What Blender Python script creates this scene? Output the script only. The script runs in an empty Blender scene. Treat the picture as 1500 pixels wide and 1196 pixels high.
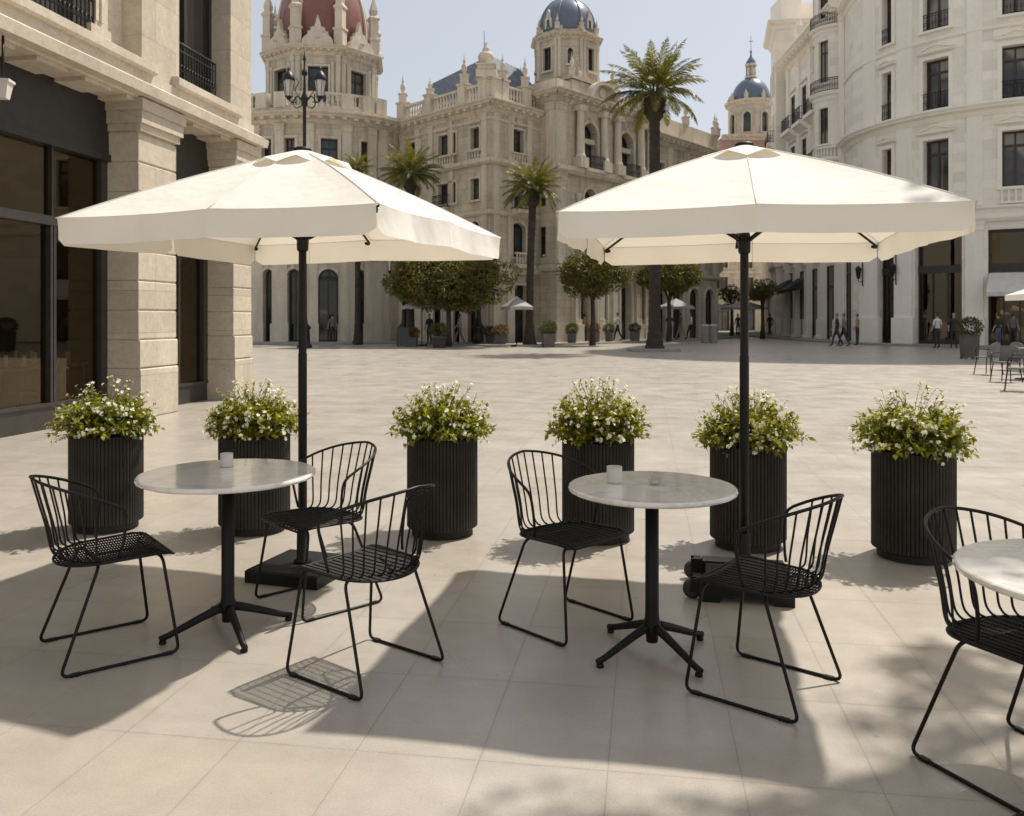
import bpy, math, random
from math import sin, cos, pi, radians, sqrt, hypot, atan2, tan, exp
from mathutils import Vector, Matrix
random.seed(7)
scene = bpy.context.scene
COL = scene.collection
FPX, HZ, CAMH = 1250.0, 467.0, 1.45      # focal length in photo pixels, horizon row, eye height

def gp(px, py):                            # ground point seen at a photo pixel
    y = FPX*CAMH/(py-HZ)
    return ((px-750)/FPX*y, y)
def zat(py, y): return CAMH+(HZ-py)*y/FPX
def xat(px, y): return (px-750)/FPX*y

# ------------------------------------------------------------------ mesh builder
class MB:
    def __init__(s): s.v=[]; s.f=[]; s.uv={}; s.mi={}; s.sm=set()
    def add(s, vs, fs, uvs=None, smooth=False, mi=0):
        b=len(s.v); s.v.extend(vs)
        for f in fs:
            k=len(s.f); s.f.append([b+i for i in f])
            if uvs: s.uv[k]=[uvs[i] for i in f]
            if smooth: s.sm.add(k)
            if mi: s.mi[k]=mi
    def quad(s,a,b,c,d,uvs=None,mi=0): s.add([a,b,c,d],[(0,1,2,3)],uvs,mi=mi)
    def box(s,x0,x1,y0,y1,z0,z1,M=None,mi=0,bev=0):
        vs=[(x,y,z) for z in(z0,z1) for y in(y0,y1) for x in(x0,x1)]
        if M: vs=[tuple(M@Vector(p)) for p in vs]
        s.add(vs,[(0,2,3,1),(4,5,7,6),(0,1,5,4),(2,6,7,3),(0,4,6,2),(1,3,7,5)],mi=mi)
    def tube(s,pts,r,n=6,closed=False,caps=True,mi=0):
        pts=[Vector(p) for p in pts]; m=len(pts)
        rs=r if isinstance(r,(list,tuple)) else [r]*m
        vs=[];up=None
        for i,p in enumerate(pts):
            a=pts[(i-1)%m] if (closed or i>0) else p
            b=pts[(i+1)%m] if (closed or i<m-1) else p
            t=(b-a)
            if t.length<1e-9: t=Vector((0,0,1))
            t.normalize()
            if up is None: up=Vector((0,0,1)) if abs(t.z)<.9 else Vector((1,0,0))
            x=t.cross(up)
            if x.length<1e-6: x=t.cross(Vector((0,1,0.1)))
            x.normalize(); up=x.cross(t).normalized()
            for k in range(n):
                an=2*pi*k/n; q=p+x*(cos(an)*rs[i])+up*(sin(an)*rs[i]); vs.append(tuple(q))
        fs=[]
        for i in range(m if closed else m-1):
            j=(i+1)%m
            for k in range(n):
                fs.append((i*n+k,i*n+(k+1)%n,j*n+(k+1)%n,j*n+k))
        s.add(vs,fs,smooth=True,mi=mi)
        if caps and not closed:
            b=len(s.v)-len(vs)
            s.f.append([b+k for k in range(n)][::-1]); s.f.append([b+(m-1)*n+k for k in range(n)])
            if mi: s.mi[len(s.f)-1]=mi; s.mi[len(s.f)-2]=mi
    def lathe(s,prof,c=(0,0,0),n=16,smooth=True,rot=0,a0=0,a1=2*pi,sx=1,sy=1,mi=0,cap=True):
        full=abs(a1-a0-2*pi)<1e-6; nn=n if full else n+1; vs=[]
        for r,z in prof:
            for k in range(nn):
                a=rot+a0+(a1-a0)*k/n; vs.append((c[0]+r*cos(a)*sx,c[1]+r*sin(a)*sy,c[2]+z))
        fs=[]
        for i in range(len(prof)-1):
            for k in range(n):
                k2=(k+1)%nn; fs.append((i*nn+k,i*nn+k2,(i+1)*nn+k2,(i+1)*nn+k))
        s.add(vs,fs,smooth=smooth,mi=mi)
        if full and cap:
            b=len(s.v)-len(vs)
            if prof[-1][0]>1e-4:
                s.f.append([b+(len(prof)-1)*nn+k for k in range(nn)]); s.mi[len(s.f)-1]=mi
            if prof[0][0]>1e-4:
                s.f.append([b+k for k in range(nn)][::-1]); s.mi[len(s.f)-1]=mi
    def build(s,name,mat,parent=None,smooth=None,loc=None):
        me=bpy.data.meshes.new(name); me.from_pydata(s.v,[],s.f)
        mats=mat if isinstance(mat,(list,tuple)) else [mat]
        for m in mats: me.materials.append(m)
        n=len(s.f)
        sm=[False]*n
        for k in s.sm: sm[k]=True
        if smooth is True: sm=[True]*n
        if smooth is False: sm=[False]*n
        me.polygons.foreach_set('use_smooth',sm)
        if s.mi:
            a=[0]*n
            for k,m in s.mi.items(): a[k]=m
            me.polygons.foreach_set('material_index',a)
        if n<60000:
            ul=me.uv_layers.new(name='UVMap'); flat=[0.0]*(2*len(me.loops)); V=s.v
            for p in me.polygons:
                li=p.loop_start
                u=s.uv.get(p.index)
                if u:
                    for q in u: flat[2*li]=q[0]; flat[2*li+1]=q[1]; li+=1
                else:
                    nx,ny,nz=p.normal; h=hypot(nx,ny)
                    for vi in p.vertices:
                        x,y,z=V[vi]
                        if abs(nz)>.7 or h<1e-6: flat[2*li]=x; flat[2*li+1]=y
                        else: flat[2*li]=(-ny*x+nx*y)/h; flat[2*li+1]=z
                        li+=1
            ul.data.foreach_set('uv',flat)
        me.update()
        o=bpy.data.objects.new(name,me); COL.objects.link(o)
        if parent: o.parent=parent
        if loc: o.location=loc
        return o

def tag(o,label=None,cat=None,group=None,kind=None):
    if label: o['label']=label
    if cat: o['category']=cat
    if group: o['group']=group
    if kind: o['kind']=kind
    return o
def thing(name,label,cat,loc=(0,0,0),rz=0,group=None):
    o=bpy.data.objects.new(name,None); COL.objects.link(o); o.empty_display_size=.1
    o.location=loc; o.rotation_euler=(0,0,rz)
    return tag(o,label,cat,group)
KIDS={}
def dup(root,loc=None,rz=None,label=None,scale=None):
    def rec(o,par):
        c=o.copy(); COL.objects.link(c)
        if par: c.parent=par
        for ch in list(o.children): rec(ch,c)
        return c
    r=rec(root,None)
    if loc: r.location=loc
    if rz is not None: r.rotation_euler=(0,0,rz)
    if label: r['label']=label
    if scale: r.scale=scale if isinstance(scale,tuple) else (scale,)*3
    return r

# ------------------------------------------------------------------ facade paths (s along the wall, v outwards, z up)
class Line:
    def __init__(s,a,b):
        s.a=Vector(a[:2]); s.b=Vector(b[:2]); s.L=(s.b-s.a).length; s.u=(s.b-s.a)/s.L; s.n=Vector((s.u.y,-s.u.x)); s.step=1e9
    def m(s,t,v,z):
        p=s.a+s.u*t+s.n*v; return (p.x,p.y,z)
    def sx(s,px,v=0):
        k=(px-750)/FPX; ax,ay=s.a+s.n*v
        return (k*ay-ax)/(s.u.x-k*s.u.y)
    def ang(s,t): return atan2(s.u.y,s.u.x)
class Arc:
    def __init__(s,c,R,a0,a1,step=.8):
        s.c=c; s.R=R; s.a0=a0; s.a1=a1; s.L=R*(a1-a0); s.step=step
    def m(s,t,v,z):
        a=s.a0+t/s.R; return (s.c[0]+(s.R+v)*cos(a), s.c[1]+(s.R+v)*sin(a), z)
    def sx(s,px,v=0):
        k=(px-750)/FPX; best=None
        for i in range(2001):
            t=s.L*i/2000; x,y,_=s.m(t,v,0)
            if y>0:
                e=abs(x/y-k)
                # only camera-facing part
                a=s.a0+t/s.R
                if x*cos(a)+y*sin(a)<0 and (best is None or e<best[0]): best=(e,t)
        return best[1]
    def ang(s,t): return s.a0+t/s.R+pi/2
def zp(P,px,py,v=0):
    t=P.sx(px,v); return zat(py,P.m(t,v,0)[1])
def srange(P,a,b):
    n=max(1,int(math.ceil(abs(b-a)/P.step-1e-6))); return [a+(b-a)*i/n for i in range(n+1)]
def pbox(mb,P,a,b,v0,v1,z0,z1,m0=0,m1=0,mi=0):
    ss=srange(P,a,b); vs=[];uv=[];fs=[]
    for i,t in enumerate(ss):
        for v in(v0,v1):
            tt=t-(m0*v if i==0 else 0)+(m1*v if i==len(ss)-1 else 0)
            for z in(z0,z1): vs.append(P.m(tt,v,z)); uv.append((tt+ (v-v1),z+(v-v1)*.3))
    for i in range(len(ss)-1):
        o=4*i;p=o+4   # 0:v0z0 1:v0z1 2:v1z0 3:v1z1
        fs+=[(o+2,p+2,p+3,o+3),(o+3,p+3,p+1,o+1),(o,p,p+2,o+2),(o+1,p+1,p,o)]
    fs+=[(0,2,3,1)]; e=4*(len(ss)-1); fs+=[(e,e+1,e+3,e+2)]
    mb.add(vs,fs,uv,mi=mi)
def sweep(mb,P,a,b,prof,m0=0,m1=0,mi=0):
    """prof: list of (v,z) from bottom to top, outer side"""
    ss=srange(P,a,b); n=len(prof); vs=[];uv=[];fs=[]
    for i,t in enumerate(ss):
        d=0
        for j,(v,z) in enumerate(prof):
            tt=t-(m0*v if i==0 else 0)+(m1*v if i==len(ss)-1 else 0)
            vs.append(P.m(tt,v,z)); uv.append((tt,z))
    for i in range(len(ss)-1):
        for j in range(n-1):
            o=i*n+j; fs.append((o,o+n,o+n+1,o+1))
    fs.append(tuple(range(n))[::-1]); e=(len(ss)-1)*n; fs.append(tuple(e+k for k in range(n)))
    mb.add(vs,fs,uv,mi=mi)
def cornice(mb,P,a,b,z0,z1,out,m0=0,m1=0,dent=True,base=0):
    h=z1-z0
    sweep(mb,P,a,b,[(base-.05,z0),(base+.05,z0),(base+out*.25,z0+h*.3),(base+out*.3,z0+h*.45),(base+out*.8,z0+h*.62),(base+out*.8,z0+h*.72),(base+out,z0+h*.9),(base+out,z1),(base-.05,z1+.002)],m0,m1)
    if dent:
        n=int((b-a)/(out*.85)); 
        for i in range(n):
            t=a+(i+.5)*(b-a)/n; pbox(mb,P,t-out*.17,t+out*.17,base+out*.2,base+out*.72,z0+h*.36,z0+h*.618)
def band(mb,P,a,b,z0,z1,out,m0=0,m1=0,base=0): sweep(mb,P,a,b,[(base-.05,z0),(base+out*.6,z0),(base+out,z0+(z1-z0)*.4),(base+out,z1),(base-.05,z1+.002)],m0,m1)
def wall(mb,P,a,b,z0,z1,ops,rec=.35,v=0,mi=0):
    S={a,b};Z={z0,z1}
    for o in ops: S|={o[0],o[1]}; Z|={o[2],o[3]}
    for t in srange(P,a,b): S.add(t)
    S=sorted(x for x in S if a-1e-6<=x<=b+1e-6); S=[x for i,x in enumerate(S) if i==0 or x-S[i-1]>1e-4]
    Z=sorted(x for x in Z if z0-1e-6<=x<=z1+1e-6)
    for i in range(len(S)-1):
        sm=(S[i]+S[i+1])/2; run=None
        for j in range(len(Z)-1):
            zm=(Z[j]+Z[j+1])/2
            ins=any(o[0]<sm<o[1] and o[2]<zm<o[3] for o in ops)
            if not ins:
                if run is None: run=Z[j]
            if run is not None and (ins or j==len(Z)-2):
                top=Z[j] if ins else Z[j+1]
                vs=[P.m(S[i],v,run),P.m(S[i+1],v,run),P.m(S[i+1],v,top),P.m(S[i],v,top)]
                mb.add(vs,[(0,1,2,3)],[(S[i],run),(S[i+1],run),(S[i+1],top),(S[i],top)],mi=mi); run=None
    for o in ops:
        A,B,za,zb=o[:4]; arch=o[4] if len(o)>4 else 0
        w=v-rec
        if arch:
            r=(B-A)/2; hh=r*arch; zs=zb-hh; N=10; c=(A+B)/2
            pts=[(c-r*cos(pi*k/N),zs+hh*sin(pi*k/N)) for k in range(N+1)]
            for k in range(N):
                p,q=pts[k],pts[k+1]
                mb.add([P.m(p[0],v,p[1]),P.m(q[0],v,q[1]),P.m(q[0],v,zb),P.m(p[0],v,zb)],[(0,1,2,3)],[(p[0],p[1]),(q[0],q[1]),(q[0],zb),(p[0],zb)],mi=mi)
                mb.add([P.m(p[0],v,p[1]),P.m(p[0],w,p[1]),P.m(q[0],w,q[1]),P.m(q[0],v,q[1])],[(0,1,2,3)],[(0,p[0]),(rec,p[0]),(rec,q[0]),(0,q[0])],mi=mi)
        else:
            zs=zb; mb.add([P.m(A,v,zb),P.m(A,w,zb),P.m(B,w,zb),P.m(B,v,zb)],[(0,1,2,3)],[(A,0),(A,rec),(B,rec),(B,0)],mi=mi)
        for t,fl in((A,0),(B,1)):
            q=[(P.m(t,v,za)),(P.m(t,w,za)),(P.m(t,w,zs)),(P.m(t,v,zs))]; u=[(0,za),(rec,za),(rec,zs),(0,zs)]
            if fl: q=q[::-1];u=u[::-1]
            mb.add(q,[(0,1,2,3)],u,mi=mi)
        mb.add([P.m(A,v,za),P.m(B,v,za),P.m(B,w,za),P.m(A,w,za)],[(0,1,2,3)],[(A,0),(B,0),(B,rec),(A,rec)],mi=mi)
def window(root,P,o,rec,fm,gm,v=0,leaf=2,transom=.72,fw=.07,name='window',label=None):
    A,B,za,zb=o[:4]; arch=o[4] if len(o)>4 else 0
    mb=MB(); w=v-rec; r=(B-A)/2; hh=r*arch; zs=zb-hh; c=(A+B)/2
    pbox(mb,P,A,A+fw,w,w+.08,za,zs); pbox(mb,P,B-fw,B,w,w+.08,za,zs)
    pbox(mb,P,A+fw,B-fw,w,w+.075,za,za+fw*1.3)
    zt=za+(zs-za)*transom if not arch else zs
    if arch:
        N=10
        for k in range(N):
            a1,a2=pi*k/N,pi*(k+1)/N
            P1=[(c-r*cos(a1),zs+hh*sin(a1)),(c-r*cos(a2),zs+hh*sin(a2)),(c-(r-fw)*cos(a2),zs+(hh-fw)*sin(a2)),(c-(r-fw)*cos(a1),zs+(hh-fw)*sin(a1))]
            mb.add([P.m(p[0],w+.08,p[1]) for p in P1],[(3,2,1,0)])
            mb.add([P.m(P1[2][0],w+.08,P1[2][1]),P.m(P1[3][0],w+.08,P1[3][1]),P.m(P1[3][0],w,P1[3][1]),P.m(P1[2][0],w,P1[2][1])],[(0,1,2,3)])
        pbox(mb,P,c-fw*.35,c+fw*.35,w,w+.06,zs+fw,zs+hh-fw)
    else: pbox(mb,P,A+fw,B-fw,w,w+.075,zb-fw,zb)
    pbox(mb,P,A+fw,B-fw,w,w+.078,zt-fw*.5,zt+fw*.7)
    for k in range(1,leaf):
        t=A+(B-A)*k/leaf; pbox(mb,P,t-fw*.6,t+fw*.6,w,w+.07,za+fw*1.3,zt-fw*.5)
        if not arch: pbox(mb,P,t-fw*.4,t+fw*.4,w,w+.06,zt+fw*.7,zb-fw)
    ob=mb.build(name,fm,root)
    if label: ob['label']=label
    g=MB(); w2=w+.02
    ss=srange(P,A,B)
    for i in range(len(ss)-1):
        g.quad(P.m(ss[i],w2,za),P.m(ss[i+1],w2,za),P.m(ss[i+1],w2,zs),P.m(ss[i],w2,zs))
    if arch:
        N=10; pts=[(c-r*cos(pi*k/N),zs+hh*sin(pi*k/N)) for k in range(N+1)]
        g.add([P.m(p[0],w2,p[1]) for p in pts],[tuple(range(N+1))[::-1]])
    g.build('pane',gm,ob)
    return ob
def surround(mb,P,o,d=.16,out=.07,sill=True,ped=0):
    A,B,za,zb=o[:4]; arch=o[4] if len(o)>4 else 0
    r=(B-A)/2; hh=r*arch; zs=zb-hh; c=(A+B)/2
    pbox(mb,P,A-d,A-.003,-.02,out,za,zs); pbox(mb,P,B+.003,B+d,-.02,out,za,zs)
    if arch:
        N=10
        for k in range(N):
            a1,a2=pi*k/N,pi*(k+1)/N
            i1=(c-(r+.003)*cos(a1),zs+(hh+.003)*sin(a1)); i2=(c-(r+.003)*cos(a2),zs+(hh+.003)*sin(a2))
            o1=(c-(r+d)*cos(a1),zs+(hh+d)*sin(a1)); o2=(c-(r+d)*cos(a2),zs+(hh+d)*sin(a2))
            mb.add([P.m(i1[0],out,i1[1]),P.m(i2[0],out,i2[1]),P.m(o2[0],out,o2[1]),P.m(o1[0],out,o1[1]),P.m(o1[0],-.02,o1[1]),P.m(o2[0],-.02,o2[1]),P.m(i1[0],-.02,i1[1]),P.m(i2[0],-.02,i2[1])],[(0,1,2,3),(3,2,5,4),(6,7,1,0)])
        pbox(mb,P,c-d*.5,c+d*.5,-.02,out+.06,zb+.01,zb+d*1.6)
    else:
        pbox(mb,P,A-d,B+d,-.02,out+.01,zb+.002,zb+d)
    if sill: pbox(mb,P,A-d-.05,B+d+.05,-.02,out+.1,za-.12,za-.002)
    top=zb+(d if not arch else d*1.7)
    if ped==1:   # triangular pediment on a little frieze
        band(mb,P,A-d-.12,B+d+.12,top+.12,top+.26,out+.14)
        n=1; a,b=A-d-.14,B+d+.14; h=(b-a)*.17; z=top+.262
        for (v0,v1,k) in((0,out+.16,1.0),):
            vs=[P.m(a,-.02,z),P.m(b,-.02,z),P.m(c,-.02,z+h),P.m(a,v1,z),P.m(b,v1,z),P.m(c,v1,z+h)]
            w=.07; vi=[P.m(a+.25,v1-.1,z+.002),P.m(b-.25,v1-.1,z+.002),P.m(c,v1-.1,z+h-w-.02)]
            mb.add(vs,[(0,3,5,2),(1,2,5,4)])
            # raking mouldings and tympanum
            f=[P.m(a+.22,v1,z),P.m(c,v1,z+h-.1),P.m(b-.22,v1,z)]
            mb.add([vs[3],f[0],f[1],vs[5]],[(0,1,2,3)]); mb.add([vs[5],f[1],f[2],vs[4]],[(0,1,2,3)])
            mb.add([f[0],f[1],P.m(c,v1-.1,z+h-.1),P.m(a+.22,v1-.1,z)],[(0,1,2,3)][::1]); mb.add([f[1],f[2],P.m(b-.22,v1-.1,z),P.m(c,v1-.1,z+h-.1)],[(0,1,2,3)])
            mb.add([P.m(a+.22,v1-.1,z),P.m(b-.22,v1-.1,z),P.m(c,v1-.1,z+h-.1)],[(0,1,2)])
    elif ped==2:
        band(mb,P,A-d-.1,B+d+.1,top+.1,top+.24,out+.12)
def pilaster(mb,P,t,w,z0,z1,out=.14,cap=True,base=True,round_=False,n=10):
    if round_:
        x,y,_=P.m(t,out*.5+w*.35,0); h=z1-z0; r=w/2
        mb.lathe([(r*1.25,0),(r*1.25,h*.04),(r*1.05,h*.06),(r,h*.09),(r*.98,h*.5),(r*.86,h*.86),(r*.9,h*.87),(r*.88,h*.89),(r*1.1,h*.93),(r*1.3,h*.97),(r*1.35,h)],(x,y,z0),n)
        return
    pbox(mb,P,t-w/2,t+w/2,-.02,out,z0,z1)
    if cap:
        pbox(mb,P,t-w*.6,t+w*.6,-.02,out*1.5,z1-.12,z1-.003)
        pbox(mb,P,t-w*.55,t+w*.55,-.02,out*1.3,z1-.42,z1-.122) 
    if base: pbox(mb,P,t-w*.6,t+w*.6,-.02,out*1.5,z0+.003,z0+.3)
def balustrade(root,P,a,b,z0,h,v,mat,name='balustrade',dv=.09,pitch=.24,ends=True,n=6):
    mb=MB()
    pbox(mb,P,a,b,v-dv,v+dv,z0,z0+h*.14); pbox(mb,P,a,b,v-dv*1.2,v+dv*1.2,z0+h*.86,z0+h)
    k=max(1,int((b-a)/pitch)); hh=h*.72-.004; r=min(pitch*.33,.085)
    for i in range(k):
        t=a+(i+.5)*(b-a)/k; x,y,_=P.m(t,v,0)
        mb.lathe([(r*.8,0),(r*.55,hh*.1),(r,hh*.33),(r*.5,hh*.72),(r*.8,hh*.95),(r*.8,hh)],(x,y,z0+h*.14+.002),n,cap=False)
    return mb.build(name,mat,root)
def railing(root,P,a,b,z0,h,v,mat,pitch=.13,ret=0,name='railing'):
    mb=MB(); r=.018
    ss=srange(P,a,b)
    for z in(z0+.05,z0+h-.12,z0+h): mb.tube([P.m(t,v,z) for t in ss],r*(1.4 if z>z0+h-.01 else 1),4)
    k=max(2,int((b-a)/pitch))
    for i in range(k+1):
        t=a+i*(b-a)/k; mb.tube([P.m(t,v,z0),P.m(t,v,z0+h)],r*.75,4,caps=False)
        if i<k:
            c=t+(b-a)/k/2; q=(b-a)/k*.42
            mb.tube([P.m(c+q*cos(x),v,z0+h*.42+q*1.5*sin(x)) for x in [2*pi*j/6 for j in range(6)]],r*.6,3,closed=True)
    if ret:
        for t in(a,b):
            for z in(z0+.05,z0+h): mb.tube([P.m(t,v,z),P.m(t,v-ret,z)],r,4)
            for i in range(1,max(2,int(ret/pitch))):
                vv=v-ret*i/max(2,int(ret/pitch)); mb.tube([P.m(t,vv,z0),P.m(t,vv,z0+h)],r*.7,4,caps=False)
    return mb.build(name,mat,root)
def balcony(root,P,a,b,z,out,stone,iron,h=1.0,thick=.22):
    mb=MB(); sweep(mb,P,a,b,[(-.05,z-thick*2.6),(out*.35,z-thick*1.9),(out*.8,z-thick),(out,z-thick*.9),(out,z),(-.05,z+.002)])
    o=mb.build('balcony',stone,root); railing(o,P,a+.04,b-.04,z,h,out-.06,iron,ret=out-.1); return o
def finial(root,x,y,z,h,mat,name='finial',block=.5,urn=False,n=10,bh=None):
    mb=MB(); bh=h*.33 if bh is None else bh; b=block/2
    mb.box(x-b,x+b,y-b,y+b,z,z+bh); mb.box(x-b*1.2,x+b*1.2,y-b*1.2,y+b*1.2,z+bh,z+bh+.08)
    q=h-bh-.08; r=b*(.95 if urn else .72)
    mb.lathe([(r*.6,0),(r*.45,q*.08),(r*.95,q*.22),(r,q*.36),(r*.8,q*.46),(r*.35,q*.52),(r*.5,q*.58),(r*.42,q*.66),(r*.15,q*.74),(r*.2,q*.8),(r*.06,q*.88),(0.01,q)],(x,y,z+bh+.08),n)
    return mb.build(name,mat,root)
def closebody(mbW,mbR,front,back,h,z0=0):
    pts=[front[-1]]+back+[front[0]]
    for i in range(len(pts)-1):
        a,b=pts[i],pts[i+1]; L=hypot(b[0]-a[0],b[1]-a[1])
        mbW.add([(a[0],a[1],z0),(b[0],b[1],z0),(b[0],b[1],h),(a[0],a[1],h)],[(0,1,2,3)],[(0,z0),(L,z0),(L,h),(0,h)])
    mbR.add([(p[0],p[1],h) for p in front+back],[tuple(range(len(front)+len(back)))])
def sample(P,n=1): return [P.m(t,0,0)[:2] for t in srange(P,0,P.L)]

# ------------------------------------------------------------------ materials
def newmat(name):
    m=bpy.data.materials.new(name); m.use_nodes=True; nt=m.node_tree
    return m,nt,nt.nodes['Principled BSDF']
def nd(nt,t,**k):
    n=nt.nodes.new(t)
    for a,b in k.items():
        if a in n.inputs.keys() if hasattr(n.inputs,'keys') else False: n.inputs[a].default_value=b
        else: setattr(n,a,b)
    return n
def lk(nt,a,b): nt.links.new(a,b)
def mix(nt,fac,a,b,mode='MIX'):
    n=nt.nodes.new('ShaderNodeMix'); n.data_type='RGBA'; n.blend_type=mode
    for s,v in((0,fac),(6,a),(7,b)):
        if hasattr(v,'is_output') or isinstance(v,bpy.types.NodeSocket): lk(nt,v,n.inputs[s])
        else: n.inputs[s].default_value=v if s==0 else (*v[:3],1)
    return n.outputs[2]
def noise(nt,vec,scale,detail=4,rough=.55,dist=0):
    n=nt.nodes.new('ShaderNodeTexNoise'); n.inputs['Scale'].default_value=scale; n.inputs['Detail'].default_value=detail
    n.inputs['Roughness'].default_value=rough; n.inputs['Distortion'].default_value=dist
    if vec is not None: lk(nt,vec,n.inputs['Vector'])
    return n.outputs['Fac']
def ramp(nt,fac,stops):
    n=nt.nodes.new('ShaderNodeValToRGB'); cr=n.color_ramp
    while len(cr.elements)<len(stops): cr.elements.new(.5)
    for e,(p,c) in zip(cr.elements,stops):
        e.position=p; e.color=(c,c,c,1) if not isinstance(c,tuple) else (*c,1)
    lk(nt,fac,n.inputs[0]); return n.outputs[0]
def mapping(nt,vec,scale=(1,1,1),rot=(0,0,0),loc=(0,0,0)):
    n=nt.nodes.new('ShaderNodeMapping'); n.inputs['Scale'].default_value=scale; n.inputs['Rotation'].default_value=rot; n.inputs['Location'].default_value=loc
    lk(nt,vec,n.inputs['Vector']); return n.outputs[0]
def bump(nt,h,bs,strength=.3,dist=.02,prev=None):
    n=nt.nodes.new('ShaderNodeBump'); n.inputs['Strength'].default_value=strength; n.inputs['Distance'].default_value=dist
    lk(nt,h,n.inputs['Height'])
    if prev is not None: lk(nt,prev,n.inputs['Normal'])
    if bs is not None: lk(nt,n.outputs[0],bs.inputs['Normal'])
    return n.outputs[0]
def simple(name,col,rough=.5,metal=0,var=.12,scale=8,bstr=0.0,spec=.5):
    m,nt,bs=newmat(name); tc=nd(nt,'ShaderNodeTexCoord').outputs['Object']
    f=noise(nt,tc,scale,5)
    c=mix(nt,ramp(nt,f,[(.3,0.0),(.7,1.0)]),tuple(x*(1-var) for x in col),tuple(min(1,x*(1+var)) for x in col))
    lk(nt,c,bs.inputs['Base Color']); bs.inputs['Roughness'].default_value=rough; bs.inputs['Metallic'].default_value=metal
    bs.inputs['Specular IOR Level'].default_value=spec
    if bstr: bump(nt,noise(nt,tc,scale*12,3),bs,bstr,.004)
    return m
def stone(name,col,bw=.9,bh=.45,mort=.006,dark=.55,grime=.35,scale=1.0,joint=True,streak=True,vein=0,var=1.0):
    m,nt,bs=newmat(name); tcn=nd(nt,'ShaderNodeTexCoord'); geo=nd(nt,'ShaderNodeNewGeometry').outputs['Position']; uv=tcn.outputs['UV']
    base=mix(nt,ramp(nt,noise(nt,geo,.45*scale,6,.6),[(.3,0.0),(.7,1.0)]),tuple(c*(1-.14*var) for c in col),tuple(c*(1+.1*var) for c in col))
    fine=ramp(nt,noise(nt,geo,9*scale,8,.7),[(.3,1-.16*var),(.7,1+.06*var)])
    base=mix(nt,1.0,base,fine,'MULTIPLY')
    if streak:
        st=mapping(nt,geo,(1.6*scale,1.6*scale,.14*scale)); sn=ramp(nt,noise(nt,st,1.6,6,.62),[(.47,0.0),(.72,grime)])
        base=mix(nt,sn,base,tuple(c*.42 for c in col))
    if vein:
        vn=noise(nt,geo,2.2,8,.7,1.6); vv=ramp(nt,vn,[(.485,0.0),(.5,vein),(.515,0.0)])
        base=mix(nt,vv,base,tuple(c*.4 for c in col))
    prev=None
    if joint:
        br=nt.nodes.new('ShaderNodeTexBrick'); lk(nt,uv,br.inputs['Vector'])
        br.inputs['Scale'].default_value=1; br.inputs['Brick Width'].default_value=bw; br.inputs['Row Height'].default_value=bh
        br.inputs['Mortar Size'].default_value=mort; br.inputs['Mortar Smooth'].default_value=.3; br.inputs['Bias'].default_value=0
        br.inputs['Color1'].default_value=(.88,.88,.88,1); br.inputs['Color2'].default_value=(1.06,1.05,1.03,1); br.inputs['Mortar'].default_value=(dark,dark*.96,dark*.9,1)
        base=mix(nt,1.0,base,br.outputs['Color'],'MULTIPLY')
        prev=bump(nt,br.outputs['Fac'],None,.6,-.015)
    lk(nt,base,bs.inputs['Base Color']); bs.inputs['Roughness'].default_value=.85; bs.inputs['Specular IOR Level'].default_value=.25
    bump(nt,noise(nt,geo,22*scale,6,.7),bs,.25,.02,prev)
    return m
M={}
M['stone_l']=stone('warm limestone ashlar',(.63,.56,.455),1.1,.62,.004,.72,.22,vein=.35)
M['stone_ls']=stone('warm limestone plain',(.64,.57,.465),joint=False,grime=.25,vein=.45)
M['stone_p']=stone('palace stone ashlar',(.62,.545,.435),.9,.42,.008,.6,.65)
M['stone_pt']=stone('palace stone trim',(.69,.61,.495),joint=False,grime=.55)
M['stone_r']=stone('pale rendered stone',(.93,.875,.785),1.3,.5,.005,.9,.07,scale=.7,var=.35)
M['stone_rt']=stone('pale moulded stone',(.94,.89,.80),joint=False,grime=.1,scale=.7,var=.35)
M['iron']=simple('black wrought iron',(.015,.015,.015),.45,.3)
M['wood']=simple('dark brown window timber',(.055,.03,.02),.5)
M['darkframe']=simple('dark window frame',(.03,.028,.025),.45)
M['shopframe']=simple('grey bronze shop frame',(.06,.055,.05),.4,.4)
M['fascia']=simple('black shop fascia',(.022,.021,.019),.4,.0,.2)
M['slate']=simple('blue grey slate roof',(.15,.18,.23),.6,0,.25,3)
M['roof']=simple('flat roof gravel',(.25,.23,.2),.9,0,.2,3)
M['blackmetal']=simple('black powder coated steel',(.008,.008,.008),.5,0,.2,20,.1,.3)
M['chairmetal']=simple('black satin chair steel',(.006,.006,.006),.45,0,.2,30,0,.3)
M['pot']=simple('charcoal fluted planter',(.027,.025,.022),.7,0,.35,6,.15,.3)
M['soil']=simple('dark potting soil',(.03,.022,.015),.95,0,.4,30,.3)
M['kerb']=simple('grey kerb stone',(.30,.28,.25),.85,0,.15,3,.2)
M['potgrey']=simple('grey square planter',(.11,.105,.095),.7,0,.2,3)
M['awnd']=simple('dark green awning canvas',(.022,.026,.022),.8,0,.2,3)
M['awnw']=simple('off white awning canvas',(.62,.60,.56),.8,0,.08,3)
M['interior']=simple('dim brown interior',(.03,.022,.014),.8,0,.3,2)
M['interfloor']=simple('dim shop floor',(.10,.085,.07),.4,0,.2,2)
M['warmwood']=simple('brown wood furniture',(.16,.09,.045),.5,0,.25,6)
M['pinkwall']=stone('pinkish plaster',(.42,.27,.22),joint=False)
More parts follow.
